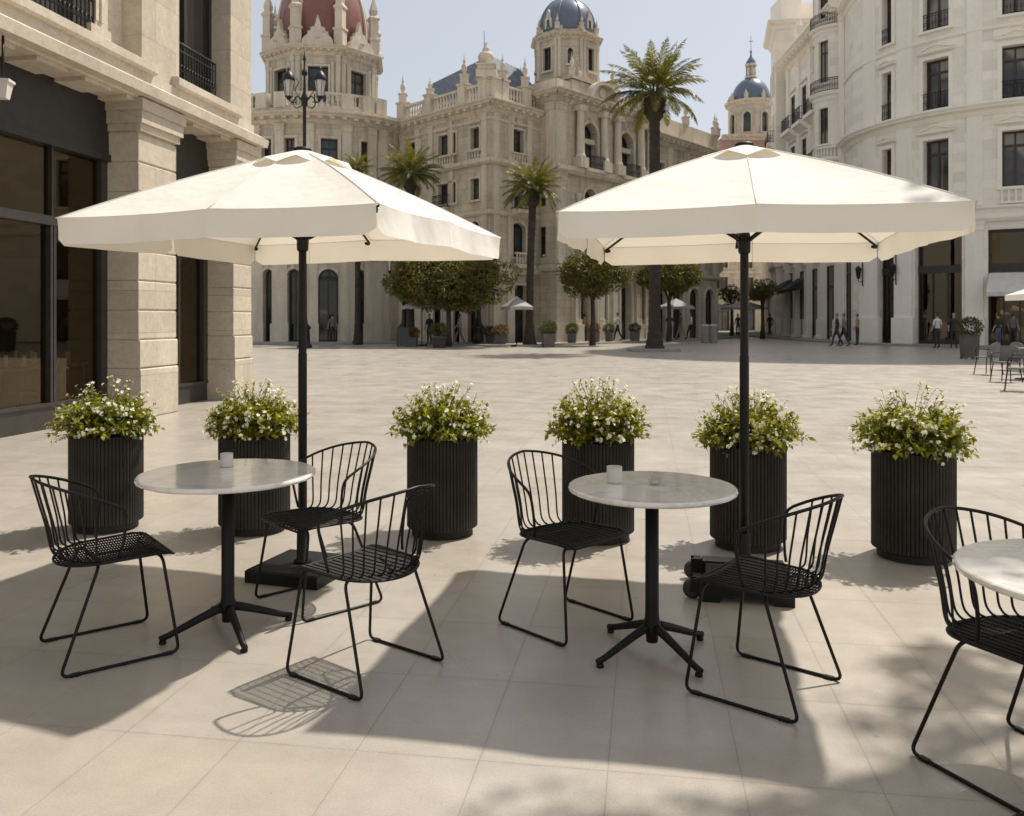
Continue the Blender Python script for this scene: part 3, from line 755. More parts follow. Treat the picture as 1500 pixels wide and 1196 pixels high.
# ================================================================== PLANTERS WITH FLOWERS
def leafquad(mb,p,d,up,L,w,mi=0):
    """folded leaf: 4 triangles-ish kite"""
    s=d.cross(up)
    if s.length<1e-5: s=Vector((1,0,0))
    s.normalize(); n=s.cross(d).normalized()
    a=p; m1=p+d*L*.45+s*w*.5+n*w*.12; m2=p+d*L*.45-s*w*.5+n*w*.12; t=p+d*L-n*L*.12
    mb.add([tuple(a),tuple(m1),tuple(t),tuple(m2)],[(0,1,2),(0,2,3)],mi=mi)
def rv(r): 
    while True:
        v=Vector((r.uniform(-1,1),r.uniform(-1,1),r.uniform(-1,1)))
        if .01<v.length<1: return v.normalized()
def make_bush(seed):
    r=random.Random(seed); lf=MB(); st=MB(); fl=MB()
    R0=.275; flowers=[]
    def spray(p,d,L,nleaf,ls,flow):
        pts=[p.copy()]; v=d.normalized(); n=6
        for i in range(n):
            v=(v+rv(r)*.16+Vector((0,0,-.03))).normalized(); pts.append(pts[-1]+v*L/n)
        st.tube(pts,[.0022-.0012*i/n for i in range(n+1)],3,caps=False)
        for i in range(nleaf):
            t=r.uniform(.15,1)*n; k=min(n-1,int(t)); q=pts[k].lerp(pts[k+1],t-k)
            ax=(pts[k+1]-pts[k]).normalized(); dd=(ax*.6+rv(r)).normalized()
            leafquad(lf,q,dd,Vector((0,0,1)) if r.random()<.7 else rv(r),ls*r.uniform(.6,1.25),ls*r.uniform(.42,.66))
        if flow:
            for _ in range(r.choice((1,1,2,3))): flowers.append(pts[-1]+rv(r)*.016)
            if r.random()<.5: flowers.append(pts[-3]+rv(r)*.02)
        return pts
    for i in range(470):
        a=r.uniform(0,2*pi); z=r.uniform(.06,1)
        c=sqrt(max(0,1-z*z)); out=Vector((cos(a)*c,sin(a)*c,z*1.14+.09))
        p=Vector((cos(a)*r.uniform(0,.15),sin(a)*r.uniform(0,.15),.0))
        rad=R0*r.uniform(.45,1.0)*(1.0 if z>.2 else .97)
        if r.random()<.10: rad*=1.14
        spray(p+out*rad*.25,out,rad*.82,12,.052,r.random()<.24)
    for i in range(110):   # thin stems poking out of the outline
        a=r.uniform(0,2*pi); z=r.uniform(-.05,1); c=sqrt(max(0,1-z*z)); out=Vector((cos(a)*c,sin(a)*c,z*1.2+.08))
        spray(out*.2,out,r.uniform(.13,.20),8,.026,True)
    fs=MB()
    for p in flowers:
        d=(p.normalized()+rv(r)*.5).normalized(); s=d.orthogonal().normalized(); t=d.cross(s); R=r.uniform(.007,.0155)
        for k in range(5):
            a=k*2*pi/5+r.uniform(-.2,.2); e=s*cos(a)+t*sin(a); f=d.cross(e)
            fs.add([tuple(p),tuple(p+e*R*.7+f*R*.42+d*R*.2),tuple(p+e*R*1.15+d*R*.1),tuple(p+e*R*.7-f*R*.42+d*R*.2)],[(0,1,2,3)])
    # dark inner foliage so the middle is dense
    core=MB()
    for i in range(1500):
        v=rv(r); v.z=abs(v.z); q=Vector((v.x*.2,v.y*.2,v.z*.22))*r.uniform(.3,1); leafquad(core,q,(v+rv(r)).normalized(),rv(r),.035,.016)
    return lf,st,fs,core
PL=[(156,773,'first fluted planter of white flowers from the left, behind the leftmost chair'),(373,776,'second fluted planter from the left, behind the left marble table'),
    (648,781,'third fluted planter from the left, behind the chair with its back to it'),(876,788,'fourth fluted planter from the left, behind the middle table'),
    (1095.5,799,'fluted planter right behind the right parasol pole'),(1337.5,815,'rightmost fluted planter of white flowers, standing clear of the furniture')]
def make_planter(loc,seed):
    root=thing('planter','','planter',loc,0,'fluted charcoal planters with white flowers')
    mb=MB(); n=64; R=.237; zb,zt=.055,.652
    ring=[]
    for k in range(n):
        for u,rr in((.0,R-.009),(.14,R-.001),(.5,R+.001),(.86,R-.001)):
            a=2*pi*(k+u)/n; ring.append((a,rr))
    N=len(ring); lv=[(zb,-.004),(zb+.004,0),(zt-.004,0),(zt,-.004)]
    vs=[((rr+d)*cos(a),(rr+d)*sin(a),z) for z,d in lv for a,rr in ring]
    fs=[(i*N+k,i*N+(k+1)%N,(i+1)*N+(k+1)%N,(i+1)*N+k) for i in range(len(lv)-1) for k in range(N)]
    mb.add(vs,fs); b=len(lv)-1
    # rim and inside
    vi=[((R-.022)*cos(a),(R-.022)*sin(a),z) for z in(zt,zt-.06) for a,rr in ring]
    off=b*N; mb.add(vi,[(k,(k+1)%N,N+(k+1)%N,N+k) for k in range(N)])
    base=len(mb.v)-2*N
    for k in range(N): mb.f.append([off+k,off+(k+1)%N,base+(k+1)%N,base+k])
    mb.f.append(list(range(N))[::-1])
    mb.build('pot',M['pot'],root)
    mb=MB(); mb.lathe([(R-.04,0),(R-.032,.003),(R-.032,.0548)],(0,0,0),48,smooth=False); mb.build('plinth',M['pot'],root)
    mb=MB(); mb.lathe([(.001,.612),(.1,.618),(R-.0225,.606)],(0,0,0),32,cap=False); mb.build('soil',M['soil'],root)
    lf,st,fs,core=make_bush(seed)
    pl=bpy.data.objects.new('flowering_shrub',None)
    st.add(core.v,core.f) if False else None
    lf.add(core.v,[tuple(f) for f in core.f])
    o=lf.build('foliage',M['leaf'],root,loc=(0,0,.655)); o.scale=(.92,.92,.9); 
    a=st.build('stems',M['stem'],o); b_=fs.build('blossom',M['petal'],o)
    bpy.data.objects.remove(pl)
    return root
protos=[]
for i,(px,py,lab) in enumerate(PL):
    x,y=gp(px,py)
    if i<3: o=make_planter((x,y,0),11+i); protos.append(o)
    else:
        o=dup(protos[(i+1)%3],(x,y,0),2.1*i)
        for ch in o.children:
            if ch.name.startswith('foliage'): ch.scale=[(.96,.90,.97),(.90,.95,.86),(.94,.94,.93)][i-3]; ch.rotation_euler=(.03*(i-4),.04,1.0)
    o['label']=lab
# ================================================================== CAFE BUILDING ON THE LEFT
def lp(px,Y):  # point at photo column px, depth Y
    return Vector((xat(px,Y),Y))
def cafe():
    root=thing('cafe_building','warm limestone building at the left edge with black framed shop windows and heavy stone pillars','building',(0,0,0))
    u=Vector((.156,1)).normalized(); o=Vector((-7.315,0))
    far=lp(368,15.85); L=(far-o).dot(u); a=o-u*8; b=o+u*L
    P=Line(a,b); T=lambda px,v=0:P.sx(px,v)
    W=MB();TR=MB();FR=MB();FA=MB()
    SE=P.L; H0=4.62; D=.52
    p1a,p1b=T(203),T(258); p2a,p2b=T(342),SE
    # pillars: rusticated courses
    def pillar(s0,s1,first=False):
        z=0; n=0
        mb=MB()
        cs=[(0,.72,.035),(.735,.40,.025)]+[(1.15+.43*i,.415,0) for i in range(7)]
        for z0,h,o_ in cs:
            a_=.016
            sweep(mb,P,s0,s1,[(-D-.05,z0),(o_-a_,z0),(o_,z0+a_),(o_,z0+h-a_),(o_-a_,z0+h),(-D-.05,z0+h)])
        pbox(mb,P,s0+.012,s1-.012,-D-.04,-.022,0,H0)
        pbox(mb,P,s0-.03,s1+.03,-D-.05,.05,4.165,4.27); pbox(mb,P,s0-.06,s1+.06,-D-.05,.09,4.272,4.45); pbox(mb,P,s0-.09,s1+.09,-D-.05,.12,4.452,H0-.002)
        return mb
    step=T(258)-T(203)
    bays=[(p1a,p1b),(p2a,p2b)]
    s=p1a-4.6-1.0
    bays.append((s,s+1.0)); bays.append((s-5.6,s-4.6)); bays.append((0,s-11.0+.8) if s-11>-.5 else (0,.5))
    for s0,s1 in bays: pillar(s0,s1).build('pillar',M['stone_l'],root)
    bays.sort()
    # entablature and balcony ledge
    sweep(TR,P,0,SE,[(-D,H0),(.04,H0),(.06,H0+.02),(.22,H0+.03),(.24,H0+.17),(.19,H0+.19),(.12,H0+.24),(-.4,H0+.245)],0,1)
    pbox(TR,P,0,SE,-.4,.05,H0+.246,5.03,0,0)
    # broad sill ledges under the windows
    ops=[(T(258,-.05),T(334,-.05),5.19,8.0),(T(203)-4.0,T(203,-.05),5.19,8.0),(T(203)-8.6,T(203)-5.2,5.19,8.0)]
    for o_ in ops: sweep(TR,P,o_[0]-.22,o_[1]+.22,[(.0,5.03),(.1,5.03),(.13,5.06),(.13,5.17),(.1,5.188),(-.46,5.189)])
    wall(W,P,0,SE,5.031,12.5,[(a_,b_,c,d) for a_,b_,c,d in ops]+[(a_,b_,9.2,11.6) for a_,b_,c,d in ops],rec=.46)
    # side wall at the far end plus back
    n=P.n; far2=P.b-n*12
    for z0,z1 in((0,12.5),):
        A=P.b-n*D; W.add([(A.x,A.y,0),(far2.x,far2.y,0),(far2.x,far2.y,12.5),(A.x,A.y,12.5)],[(0,3,2,1)])
        W.add([(P.b.x,P.b.y,H0),(A.x,A.y,H0),(A.x,A.y,12.5),(P.b.x,P.b.y,12.5)],[(0,3,2,1)])
        bk=P.a-n*12; W.add([(far2.x,far2.y,0),(bk.x,bk.y,0),(bk.x,bk.y,12.5),(far2.x,far2.y,12.5)],[(0,1,2,3)])
        W.add([(bk.x,bk.y,0),(P.a.x,P.a.y,0),(P.a.x,P.a.y,12.5),(bk.x,bk.y,12.5)],[(0,1,2,3)])
    R=MB(); R.add([(P.a.x,P.a.y,12.5),(P.b.x,P.b.y,12.5),(far2.x,far2.y,12.5),(bk.x,bk.y,12.5)],[(0,1,2,3)]); R.build('roof',M['roof'],root)
    cornice(TR,P,0,SE,12.0,12.6,.6,0,1)
    # upper windows: glass, railing, stone inner pilaster
    for i,o_ in enumerate(ops):
        for z0,z1 in((5.19,8.0),(9.2,11.6)):
            window(root,P,(o_[0]+.002,o_[1]-.002,z0,z1),.44,M['darkframe'],M['glassr'],leaf=2,transom=.8,fw=.08)
        q=MB(); 
        railing(root,P,o_[0]+.03,o_[1]-.28 if i==0 else o_[1]-.9,5.2,.66,-.14,M['iron'],pitch=.085,name='window_railing')
        if i==1:
            pbox(TR,P,o_[1]-.95,o_[1]-.62,-.44,-.16,5.2,7.99); pbox(TR,P,o_[1]-.87,o_[1]-.81,-.2,-.12,5.5,7.8);pbox(TR,P,o_[1]-.75,o_[1]-.69,-.2,-.12,5.5,7.8)
            pbox(TR,P,o_[1]-1.0,o_[1]-.57,-.44,-.10,5.2,5.42)
            pbox(TR,P,o_[1]-.62,o_[1]-.005,-.44,-.30,5.2,7.99)
    # shop fronts
    for (a0,a1),(b0,b1) in zip(bays[:-1],bays[1:]):
        s0,s1=a1,b0
        f=MB(); v=-D
        pbox(f,P,s0,s1,v-.10,v+.02,0.0,.30); pbox(f,P,s0,s1,v-.08,v+.045,.30,.345)
        pbox(f,P,s0,s1,v-.08,v+.04,2.68,2.80); pbox(f,P,s0,s0+.09,v-.08,v+.03,.345,3.72); pbox(f,P,s1-.14,s1,v-.08,v+.03,.345,3.72)
        k=max(1,int(round((s1-s0)/1.25)))
        for i in range(1,k):
            t=s0+(s1-s0)*i/k
            if i%2 and k>2: pbox(f,P,t-.055,t-.01,v-.08,v+.035,.345,2.68); pbox(f,P,t+.01,t+.055,v-.08,v+.035,.345,2.68)
            else: pbox(f,P,t-.025,t+.025,v-.08,v+.03,.345,2.68)
            pbox(f,P,t-.015,t+.015,v-.07,v+.02,2.80,3.72)
        ob=f.build('shop_window',M['shopframe'],root)
        g_=MB(); g_.quad(P.m(s0,v-.04,.34),P.m(s1,v-.04,.34),P.m(s1,v-.04,3.73),P.m(s0,v-.04,3.73)); g_.build('pane',M['shopglass'],ob)
        f=MB(); pbox(f,P,s0,s1,v-.1,v+.05,3.82,H0-.003); pbox(f,P,s0,s1,v-.1,v+.09,3.72,3.818); f.build('fascia_board',M['fascia'],root)
        if k>2:
            for t in(s0+(s1-s0)/k,): 
                h=MB(); h.tube([P.m(t+.09,v+.03,.95),P.m(t+.09,v+.07,.97),P.m(t+.09,v+.07,1.35),P.m(t+.09,v+.03,1.37)],.012,6); h.build('handle',M['blackmetal'],ob)
    # soffit slabs
    for i in range(26):
        t=.4+i*.9
        if t+.6<SE: pbox(TR,P,t,t+.55,-D+.06,-.01,H0-.05,H0-.001)
    # interior
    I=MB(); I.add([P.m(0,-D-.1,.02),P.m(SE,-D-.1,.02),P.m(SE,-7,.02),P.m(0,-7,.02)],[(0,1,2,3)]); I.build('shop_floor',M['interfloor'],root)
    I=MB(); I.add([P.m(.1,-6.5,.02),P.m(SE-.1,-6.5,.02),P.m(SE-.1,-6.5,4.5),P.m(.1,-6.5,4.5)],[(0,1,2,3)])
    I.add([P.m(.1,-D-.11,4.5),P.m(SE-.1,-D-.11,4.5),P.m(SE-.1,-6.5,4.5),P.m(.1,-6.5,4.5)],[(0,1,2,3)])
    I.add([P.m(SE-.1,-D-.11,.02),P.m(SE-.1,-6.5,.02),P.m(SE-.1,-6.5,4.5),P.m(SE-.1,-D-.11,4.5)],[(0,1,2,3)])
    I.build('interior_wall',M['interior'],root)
    W.build('wall',M['stone_l'],root); TR.build('stone_ledge',M['stone_ls'],root)
    # lamp box under the ledge
    t=P.sx(2,.1); x,y,_=P.m(t,.12,0)
    lb=thing('wall_lamp','small cream square floodlight hung under the stone ledge at the left edge','wall lamp',(x,y,zat(132,y)),.15)
    f=MB(); f.add([(-.05,-.05,-.10),(.05,-.05,-.10),(.05,.05,-.10),(-.05,.05,-.10),(-.08,-.08,.08),(.08,-.08,.08),(.08,.08,.08),(-.08,.08,.08)],[(0,1,5,4),(1,2,6,5),(2,3,7,6),(3,0,4,7),(3,2,1,0),(4,5,6,7)]); f.box(-.095,.095,-.09,.09,.081,.11); f.build('housing',M['awnw'],lb)
    f=MB(); f.tube([(0,0,.12),(0,0,H0-zat(132,y))],.015,6); f.build('bracket',M['iron'],lb)
    # furniture inside
    for k,(px,vv) in enumerate([(8,-1.6),(45,-2.6),(75,-1.7),(285,-1.5)]):
        t=P.sx(px,vv); x,y,_=P.m(t,vv,0)
        tb=thing('dining_table',['square wooden dining table behind the leftmost shop pane','square wooden dining table deep inside the left shop','square wooden dining table behind the pane left of the first pillar','square wooden dining table behind the glass between the two pillars'][k],'table',(x,y,.02),.15,'wooden tables inside the shop')
        f=MB(); f.box(-.4,.4,-.4,.4,.72,.755); f.build('tabletop',M['warmwood'],tb)
        for sx in(-1,1):
            for sy in(-1,1): f=MB(); f.box(sx*.34-.02,sx*.34+.02,sy*.34-.02,sy*.34+.02,0,.719); f.build('leg',M['warmwood'],tb)
        f=MB(); 
        for q in range(3): f.lathe([(.01,0),(.035,0),(.03,.1),(.036,.16)],(-.2+.2*q,.1*(q-1),.757),10)
        f.build('glassware',M['wax'],tb)
cafe()

# ================================================================== PALACE
def stdparts(root,W,TR,wm,tm): W.build('wall',wm,root); TR.build('stone_trim',tm,root)
ZC0,ZC1,ZP=12.85,13.45,14.6
def rotunda():
    root=thing('rotunda_building','stone rotunda corner building with a dark red glazed dome and tall arched ground floor openings','building')
    C=(-12.4,56.1); R=6.3; P=Arc(C,R,radians(172),radians(331),.7); W=MB();TR=MB();RF=MB()
    cols=[(385,401),(421,440),(466,496.5),(520,536.5)]
    ops=[]
    for a,b in cols+[(547,554)]: ops.append((P.sx(a),P.sx(b),.02,4.35,1.0))
    wc=[(384,398),(417,432),(470,495),(528.5,540),(556,564)]
    for a,b in wc: ops+= [(P.sx(a),P.sx(b),10.0,12.0),(P.sx(a),P.sx(b),6.2,8.7)]
    wall(W,P,0,P.L,0,ZC0+.1,ops,rec=.4)
    for o in ops:
        if o[2]<1: surround(TR,P,o,.14,.06,False); window(root,P,o,.38,M['darkframe'],M['glass'],fw=.08,leaf=2)
        elif o[2]<8: surround(TR,P,o,.16,.08,True,2); window(root,P,o,.33,M['darkframe'],M['glass']); 
        else: surround(TR,P,o,.16,.08); window(root,P,o,.33,M['darkframe'],M['glass'])
    ts=sorted(P.sx(x) for x in(376,410,453,508,544,560))
    for t in ts:
        pilaster(TR,P,t,.55,5.3,ZC0,.12); pbox(TR,P,t-.55,t+.55,-.02,.14,.0,1.15); pbox(TR,P,t-.48,t+.48,-.02,.07,1.152,4.9)
    band(TR,P,0,P.L,4.9,5.3,.22); band(TR,P,0,P.L,9.3,9.6,.16)
    cornice(TR,P,0,P.L,ZC0,ZC1,.75)
    band(TR,P,0,P.L,ZC1+.003,ZC1+.3,.1,base=.1)
    # parapet balustrades between blocks
    prev=None
    bl=[0]+[P.sx(x) for x in(386,412,450,508,538,556)]
    for i,t in enumerate(bl):
        pbox(TR,P,max(0,t-.35),t+.35,-.2,.25,ZC1+.301,ZP+.08)
        if i and bl[i]-bl[i-1]>1.2: balustrade(root,P,bl[i-1]+.36,bl[i]-.36,ZC1+.301,.95,.05,M['stone_pt'],pitch=.27)
    # left wing behind the cafe building
    Q=Line((-34,60.5),P.m(0,0,0)); ops2=[(Q.sx(365),Q.sx(371),15.0,16.2)]
    o2=[]
    for k in range(6):
        t=Q.L-2.2-2.9*k
        o2+= [(t-1.1,t,9.9,12.0),(t-1.1,t,6.2,8.7),(t-1.3,t+.2,.02,4.2,1.0),(t-.9,t-.1,14.4,15.7)]
    wall(W,Q,0,Q.L,0,16.9,o2,rec=.35)
    for o in o2[:12]: window(root,Q,o,.3,M['darkframe'],M['glass']); surround(TR,Q,o,.14,.07,o[2]>1)
    cornice(TR,Q,0,Q.L,ZC0,ZC1,.6); band(TR,Q,0,Q.L,16.5,16.92,.3); 
    fp=sample(P); closebody(W,RF,fp,[(-6.0,60),(-6,66),(-34,70)],ZC1); 
    RF.add([(-34,60.5,16.9),(P.m(0,0,0)[0],P.m(0,0,0)[1],16.9),(-14,66,16.9),(-34,70,16.9)],[(0,1,2,3)])
    # drum : octagon
    ap=3.35; cx,cy=C; hw=ap*tan(pi/8); rot0=radians(-90+7)
    for k in range(8):
        a=rot0+k*pi/4; n=Vector((cos(a),sin(a))); u=Vector((-n.y,n.x)); u=-u if False else u
        # left-to-right seen from outside: u such that n=(u.y,-u.x)
        u=Vector((-n.y,n.x)); c=Vector(C)+n*ap
        F=Line(c-u*hw,c+u*hw); zb,zt=ZC1,17.75
        ww=.62; o=(hw-ww,hw+ww,14.85,17.05)
        wall(W,F,0,2*hw,zb,zt,[o],rec=.3)
        vis = n.y<.35
        if vis: window(root,F,o,.28,M['darkframe'],M['glass']); balustrade(root,F,hw-.75,hw+.75,13.75,.95,.2,M['stone_pt'],pitch=.25)
        surround(TR,F,o,.14,.07,False); pbox(TR,F,hw-1.0,hw+1.0,-.02,.35,13.5,13.748)
        for t in(.16,2*hw-.16): pilaster(TR,F,t,.26,14.9,zt,.12)
        for t in(.5,2*hw-.5): pilaster(TR,F,t,.2,14.9,17.3,.0,round_=True,n=8)
        cornice(TR,F,0,2*hw,zt,18.3,.5,tan(pi/8),tan(pi/8))
        # segmental gable with stepped cresting
        vs=[];N=12
        gb=MB(); prof=[(-.95,0)]+[(-.95*cos(pi*j/N),.62*sin(pi*j/N)+.12) for j in range(N+1)]+[(.95,0)]
        for vv in(-.1,.42): 
            for x,z in prof: vs.append(F.m(hw+x,vv,18.302+z))
        m=len(prof); gb.add(vs,[tuple(range(m,2*m))]+[(i,i+m,i+1+m,i+1) for i in range(m-1)]+[tuple(range(m))[::-1]])
        vs=[]; prof=[(-.62,0),(-.62,.3),(-.45,.34),(-.42,.55),(-.2,.62),(-.12,.95),(0,1.35),(.12,.95),(.2,.62),(.42,.55),(.45,.34),(.62,.3),(.62,0)]
        for vv in(-.05,.22):
            for x,z in prof: vs.append(F.m(hw+x,vv,18.85+z))
        m=len(prof); gb.add(vs,[tuple(range(m,2*m))]+[(i,i+m,i+1+m,i+1) for i in range(m-1)]+[tuple(range(m))[::-1]])
        gb.lathe([(.001,-.02),(.16,0),(.16,.05),(.001,.08)],F.m(hw,.44,18.7),10)
        if vis: gb.build('gable',M['stone_pt'],root)
        # corner pinnacle
        x,y,_=F.m(0,-.05,0)
        tall=k%2==0
        pn=MB(); r=.42
        if True:
            pn.lathe([(r,0),(r,1.0),(r*1.2,1.02),(r*1.2,1.15),(r*.85,1.2),(r*.85,2.3),(r*1.1,2.4),(r*1.1,2.5),(r*.6,2.7),(r*.75,3.0),(r*.35,3.5),(r*.2,3.7),(.01,4.2)],(x,y,18.302),4,smooth=False,rot=a+pi/4-pi/8+pi/4)
        pn.build('pinnacle',M['stone_pt'],root)
    RF.add([(C[0]+3.7*cos(pi*k/4+.1),C[1]+3.7*sin(pi*k/4+.1),18.25) for k in range(8)],[tuple(range(8))])
    # dome
    d=MB(); n=48; r0=3.0; prof=[(r0,0),(r0,.9)]+[(r0*cos(pi/2*j/14)**.92 if j<14 else .3,.9+5.4*sin(pi/2*j/14)) for j in range(1,15)]
    d.lathe(prof,(cx,cy,18.4),n); dm=d.build('dome',M['domered'],root)
    rb=MB()
    for k in range(8):
        a=rot0+k*pi/4+pi/8; rb.tube([(cx+(r+.02)*cos(a),cy+(r+.02)*sin(a),18.4+z) for r,z in prof],.11,5)
    rb.build('dome_ribs',M['stone_pt'],dm)
    l=MB(); l.lathe([(.9,0),(.9,.3),(.6,.35),(.6,1.6),(.85,1.7),(.85,1.85),(.6,2.3),(.2,2.8),(.05,3.6),(.01,4.2)],(cx,cy,24.5),12); l.build('lantern_turret',M['stone_pt'],dm)
    stdparts(root,W,TR,M['stone_p'],M['stone_pt']); RF.build('roof',M['roof'],root)
rotunda()

def palace():
    root=thing('palace','ornate stone palace in the middle with a blue domed tower and rooftop urns','building')
    W=MB();TR=MB();RF=MB()
    C0=Vector((-1.2,47.0)); Lf=Vector((-6.99,52.93)); C1=Vector((2.66,51.2))
    P1=Line(Lf,C0); P2=Line(C0,C1)
    def fl(P,defs,rec=.35):
        o=[]
        for a,b,z0,z1,*r in defs: o.append((P.sx(a),P.sx(b),z0,z1,*r))
        return o
    f1=[(600,616),(643,657),(661.5,668.5),(690,703)]
    d1=[(a,b,10.95,12.15) for a,b in f1]+[(a,b,8.1,9.3) for a,b in f1]+[(a,b,4.95,6.9,1.0) for a,b in [(601,615),(644,658),(690,703)]]+[(a,b,.02,3.4) for a,b in [(601,617),(632,646),(660,674),(686,698)]]
    f2=[(751,766),(791,801)]
    d2=[(a,b,10.75,12.2) for a,b in f2]+[(752,765,7.75,9.3),(790,800,7.75,9.3),(748.5,769,4.95,6.9,.6),(793,803,4.95,6.9)]+[(752,770,.02,3.35),(790,804,.02,3.5,1.0)]
    for P,d,m in((P1,d1,(0,1)),(P2,d2,(1,0))):
        ops=fl(P,d); wall(W,P,0,P.L,0,ZC0+.1,ops,rec=.35)
        for i,o in enumerate(ops):
            wide=o[1]-o[0]>.45
            window(root,P,o,.3,M['wood'] if i%3==0 else M['darkframe'],M['glass'],fw=.06,leaf=2 if wide else 1)
            if o[2]>1: surround(TR,P,o,.12,.07,True,2 if (o[2]>10 and wide) else 0)
            else: surround(TR,P,o,.12,.05,False)
        for z0,z1,ou in((3.95,4.3,.22),(7.2,7.45,.15),(10.0,10.3,.32)): band(TR,P,0,P.L,z0,z1,ou,*m)
        cornice(TR,P,0,P.L,ZC0,ZC1,.7,*m)
        band(TR,P,0,P.L,12.45,12.6,.08,*m)
        band(TR,P,0,P.L,ZC1+.003,ZC1+.2,.1,*m)
        for t in ((.35,1.9,P.L*.38,P.L*.60,P.L-.45) if P is P1 else (.45,1.6,3.2,P.L-.4)):
            pilaster(TR,P,t,.42,10.3,ZC0,.10); pilaster(TR,P,t,.42,4.3,10.0,.08,cap=False); pbox(TR,P,t-.3,t+.3,-.02,.12,0,3.95)
    # parapet
    def parapet(P,pxs,ex=0):
        ts=[min(P.L-.3,max(.3,P.sx(x))) for x in pxs]
        for i,t in enumerate(ts):
            pbox(TR,P,t-.3,t+.3,-.32,.2,ZC1+.204,ZP+.1); pbox(TR,P,t-.36,t+.36,-.36,.26,ZP+.101,ZP+.2)
            if i: balustrade(root,P,ts[i-1]+.31,t-.31,ZC1+.204,ZP-ZC1-.25,-.05,M['stone_pt'],pitch=.25)
        return ts
    t1=parapet(P1,(588,629,679,709)); t2=parapet(P2,(727,737,770,800))
    for P,t,h,ur in((P1,t1[0],1.8,0),(P1,t1[2],1.8,0),(P2,t2[0],.1,0),(P2,t2[1],1.5,0),(P2,t2[2],1.8,0)):
        if h>.5: x,y,_=P.m(t,-.05,0); finial(root,x,y,ZP+.2,h,M['stone_pt'],block=.45,bh=.45)
    x,y,_=P1.m(P1.L-.45,-.1,0); pb=MB(); pb.box(x-.55,x+.55,y-.4,y+.6,ZP+.2,ZP+.62); pb.build('urn_pedestal',M['stone_pt'],root)
    finial(root,x,y,ZP+.62,1.75,M['stone_pt'],name='urn',block=.95,bh=.2,urn=True,n=14)
    x,y,_=P1.m(t1[1],-.05,0); finial(root,x,y,ZP+.2,1.0,M['stone_pt'],block=.4,bh=.25)
    # balconies
    for P,o,b,h in((P1,(643,669),10.3,.6),(P1,(686,706),10.3,.55),(P1,(600,618),10.3,.5),(P2,(747,771),10.3,.55)):
        balustrade(root,P,P.sx(o[0]),P.sx(o[1]),b+.003,h,.2,M['stone_pt'],name='balustrade',pitch=.22,dv=.07)
    balcony(root,P2,P2.sx(746),P2.sx(772),7.62,.6,M['stone_pt'],M['iron'],.75); balcony(root,P1,P1.sx(640),P1.sx(660),7.9,.45,M['stone_pt'],M['iron'],.7)
    for P,a,b in((P2,745,774),(P2,786,806)):
        s=MB(); pbox(s,P,P.sx(a),P.sx(b),-.02,.6,4.302,4.42); q=s.build('balcony',M['stone_pt'],root); balustrade(q,P,P.sx(a)+.05,P.sx(b)-.05,4.425,.75,.5,M['stone_pt'],pitch=.22,dv=.07)
    # slate mansard
    S=MB(); B=ZC1+.3; a=P1.m(.4,-.9,B); b=P1.m(P1.L-1.0,-.9,B); c=P2.m(P2.L+1.5,-.9,B); e=(-6,60,B)
    ia=P1.m(.5,-2.2,B+2.6); ib=P1.m(P1.L-2.6,-2.4,B+3.3); ic=P2.m(P2.L-.6,-2.4,B+3.0); ie=(-5,59,B+3.0)
    S.add([a,b,c,e,ia,ib,ic,ie],[(0,1,5,4),(1,2,6,5),(2,3,7,6),(3,0,4,7),(4,5,6,7)]); S.build('slate_roof',M['slate'],root)
    # ---------------- pavilion with tower
    PC=Vector((2.55,48.9)); E=Vector((9.05,55.98)); P3=Line(PC,E); side=Line(C1+Vector((.917,1))*(-.9)+Vector((.2,.2)),PC) if False else None
    PS=Line(PC+Vector((-.976,1)).normalized()*2.6,PC)
    ar=[(852.5,874),(906,926.5)]
    ops=[]
    for a,b in ar: ops.append((P3.sx(a),P3.sx(b),10.45,13.15,1.0))
    for a,b in ar: ops.append((P3.sx(a)+.1,P3.sx(b)-.1,6.6,9.2,1.0))
    ops+= [(P3.sx(a),P3.sx(b),.02,4.0,1.0) for a,b in((848,862),(876,888),(908,924),(938,946))]
    ZT=14.2
    wall(W,P3,0,P3.L,0,ZT+.1,ops,rec=.55); wall(W,PS,0,PS.L,0,ZT+.1,[(1.2,1.75,8,9.2),(1.2,1.75,5,6.8)],rec=.3)
    for o in ((1.2,1.75,8,9.2),(1.2,1.75,5,6.8)): window(root,PS,o,.28,M['darkframe'],M['glass'],leaf=1)
    for i,o in enumerate(ops):
        window(root,P3,o,.5,M['darkframe'],M['glass'],fw=.08); surround(TR,P3,o,.18,.12,o[2]>1)
        if i<2:
            pbox(TR,P3,o[0]+.003,o[1]-.003,-.42,-.12,11.95,12.25)
            # balcony
            balcony(root,P3,o[0]-.25,o[1]+.25,10.35,.55,M['stone_pt'],M['iron'],.8)
    for P,m in((P3,(1,0)),(PS,(0,1))):
        for z0,z1,ou in((4.2,4.55,.22),(9.85,10.28,.42)): band(TR,P,0,P.L,z0,z1,ou,*m)
        cornice(TR,P,0,P.L,ZT-.25,ZT+.35,.75,*m); band(TR,P,0,P.L,ZT+.353,ZT+1.0,.15,*m)
    cs=[P3.sx(x) for x in(845,880,900,934,947)]
    for t in cs:
        pilaster(TR,P3,t,.5,10.9,13.9,.2,round_=True,n=14); pbox(TR,P3,t-.38,t+.38,-.02,.62,10.282,10.9); pbox(TR,P3,t-.36,t+.36,-.02,.55,13.62,13.93)
        pbox(TR,P3,t-.42,t+.42,-.02,.25,0,1.1); pilaster(TR,P3,t,.48,1.1,4.2,.12)
        pilaster(TR,P3,t,.3,5.0,8.8,.1,round_=True,n=10)
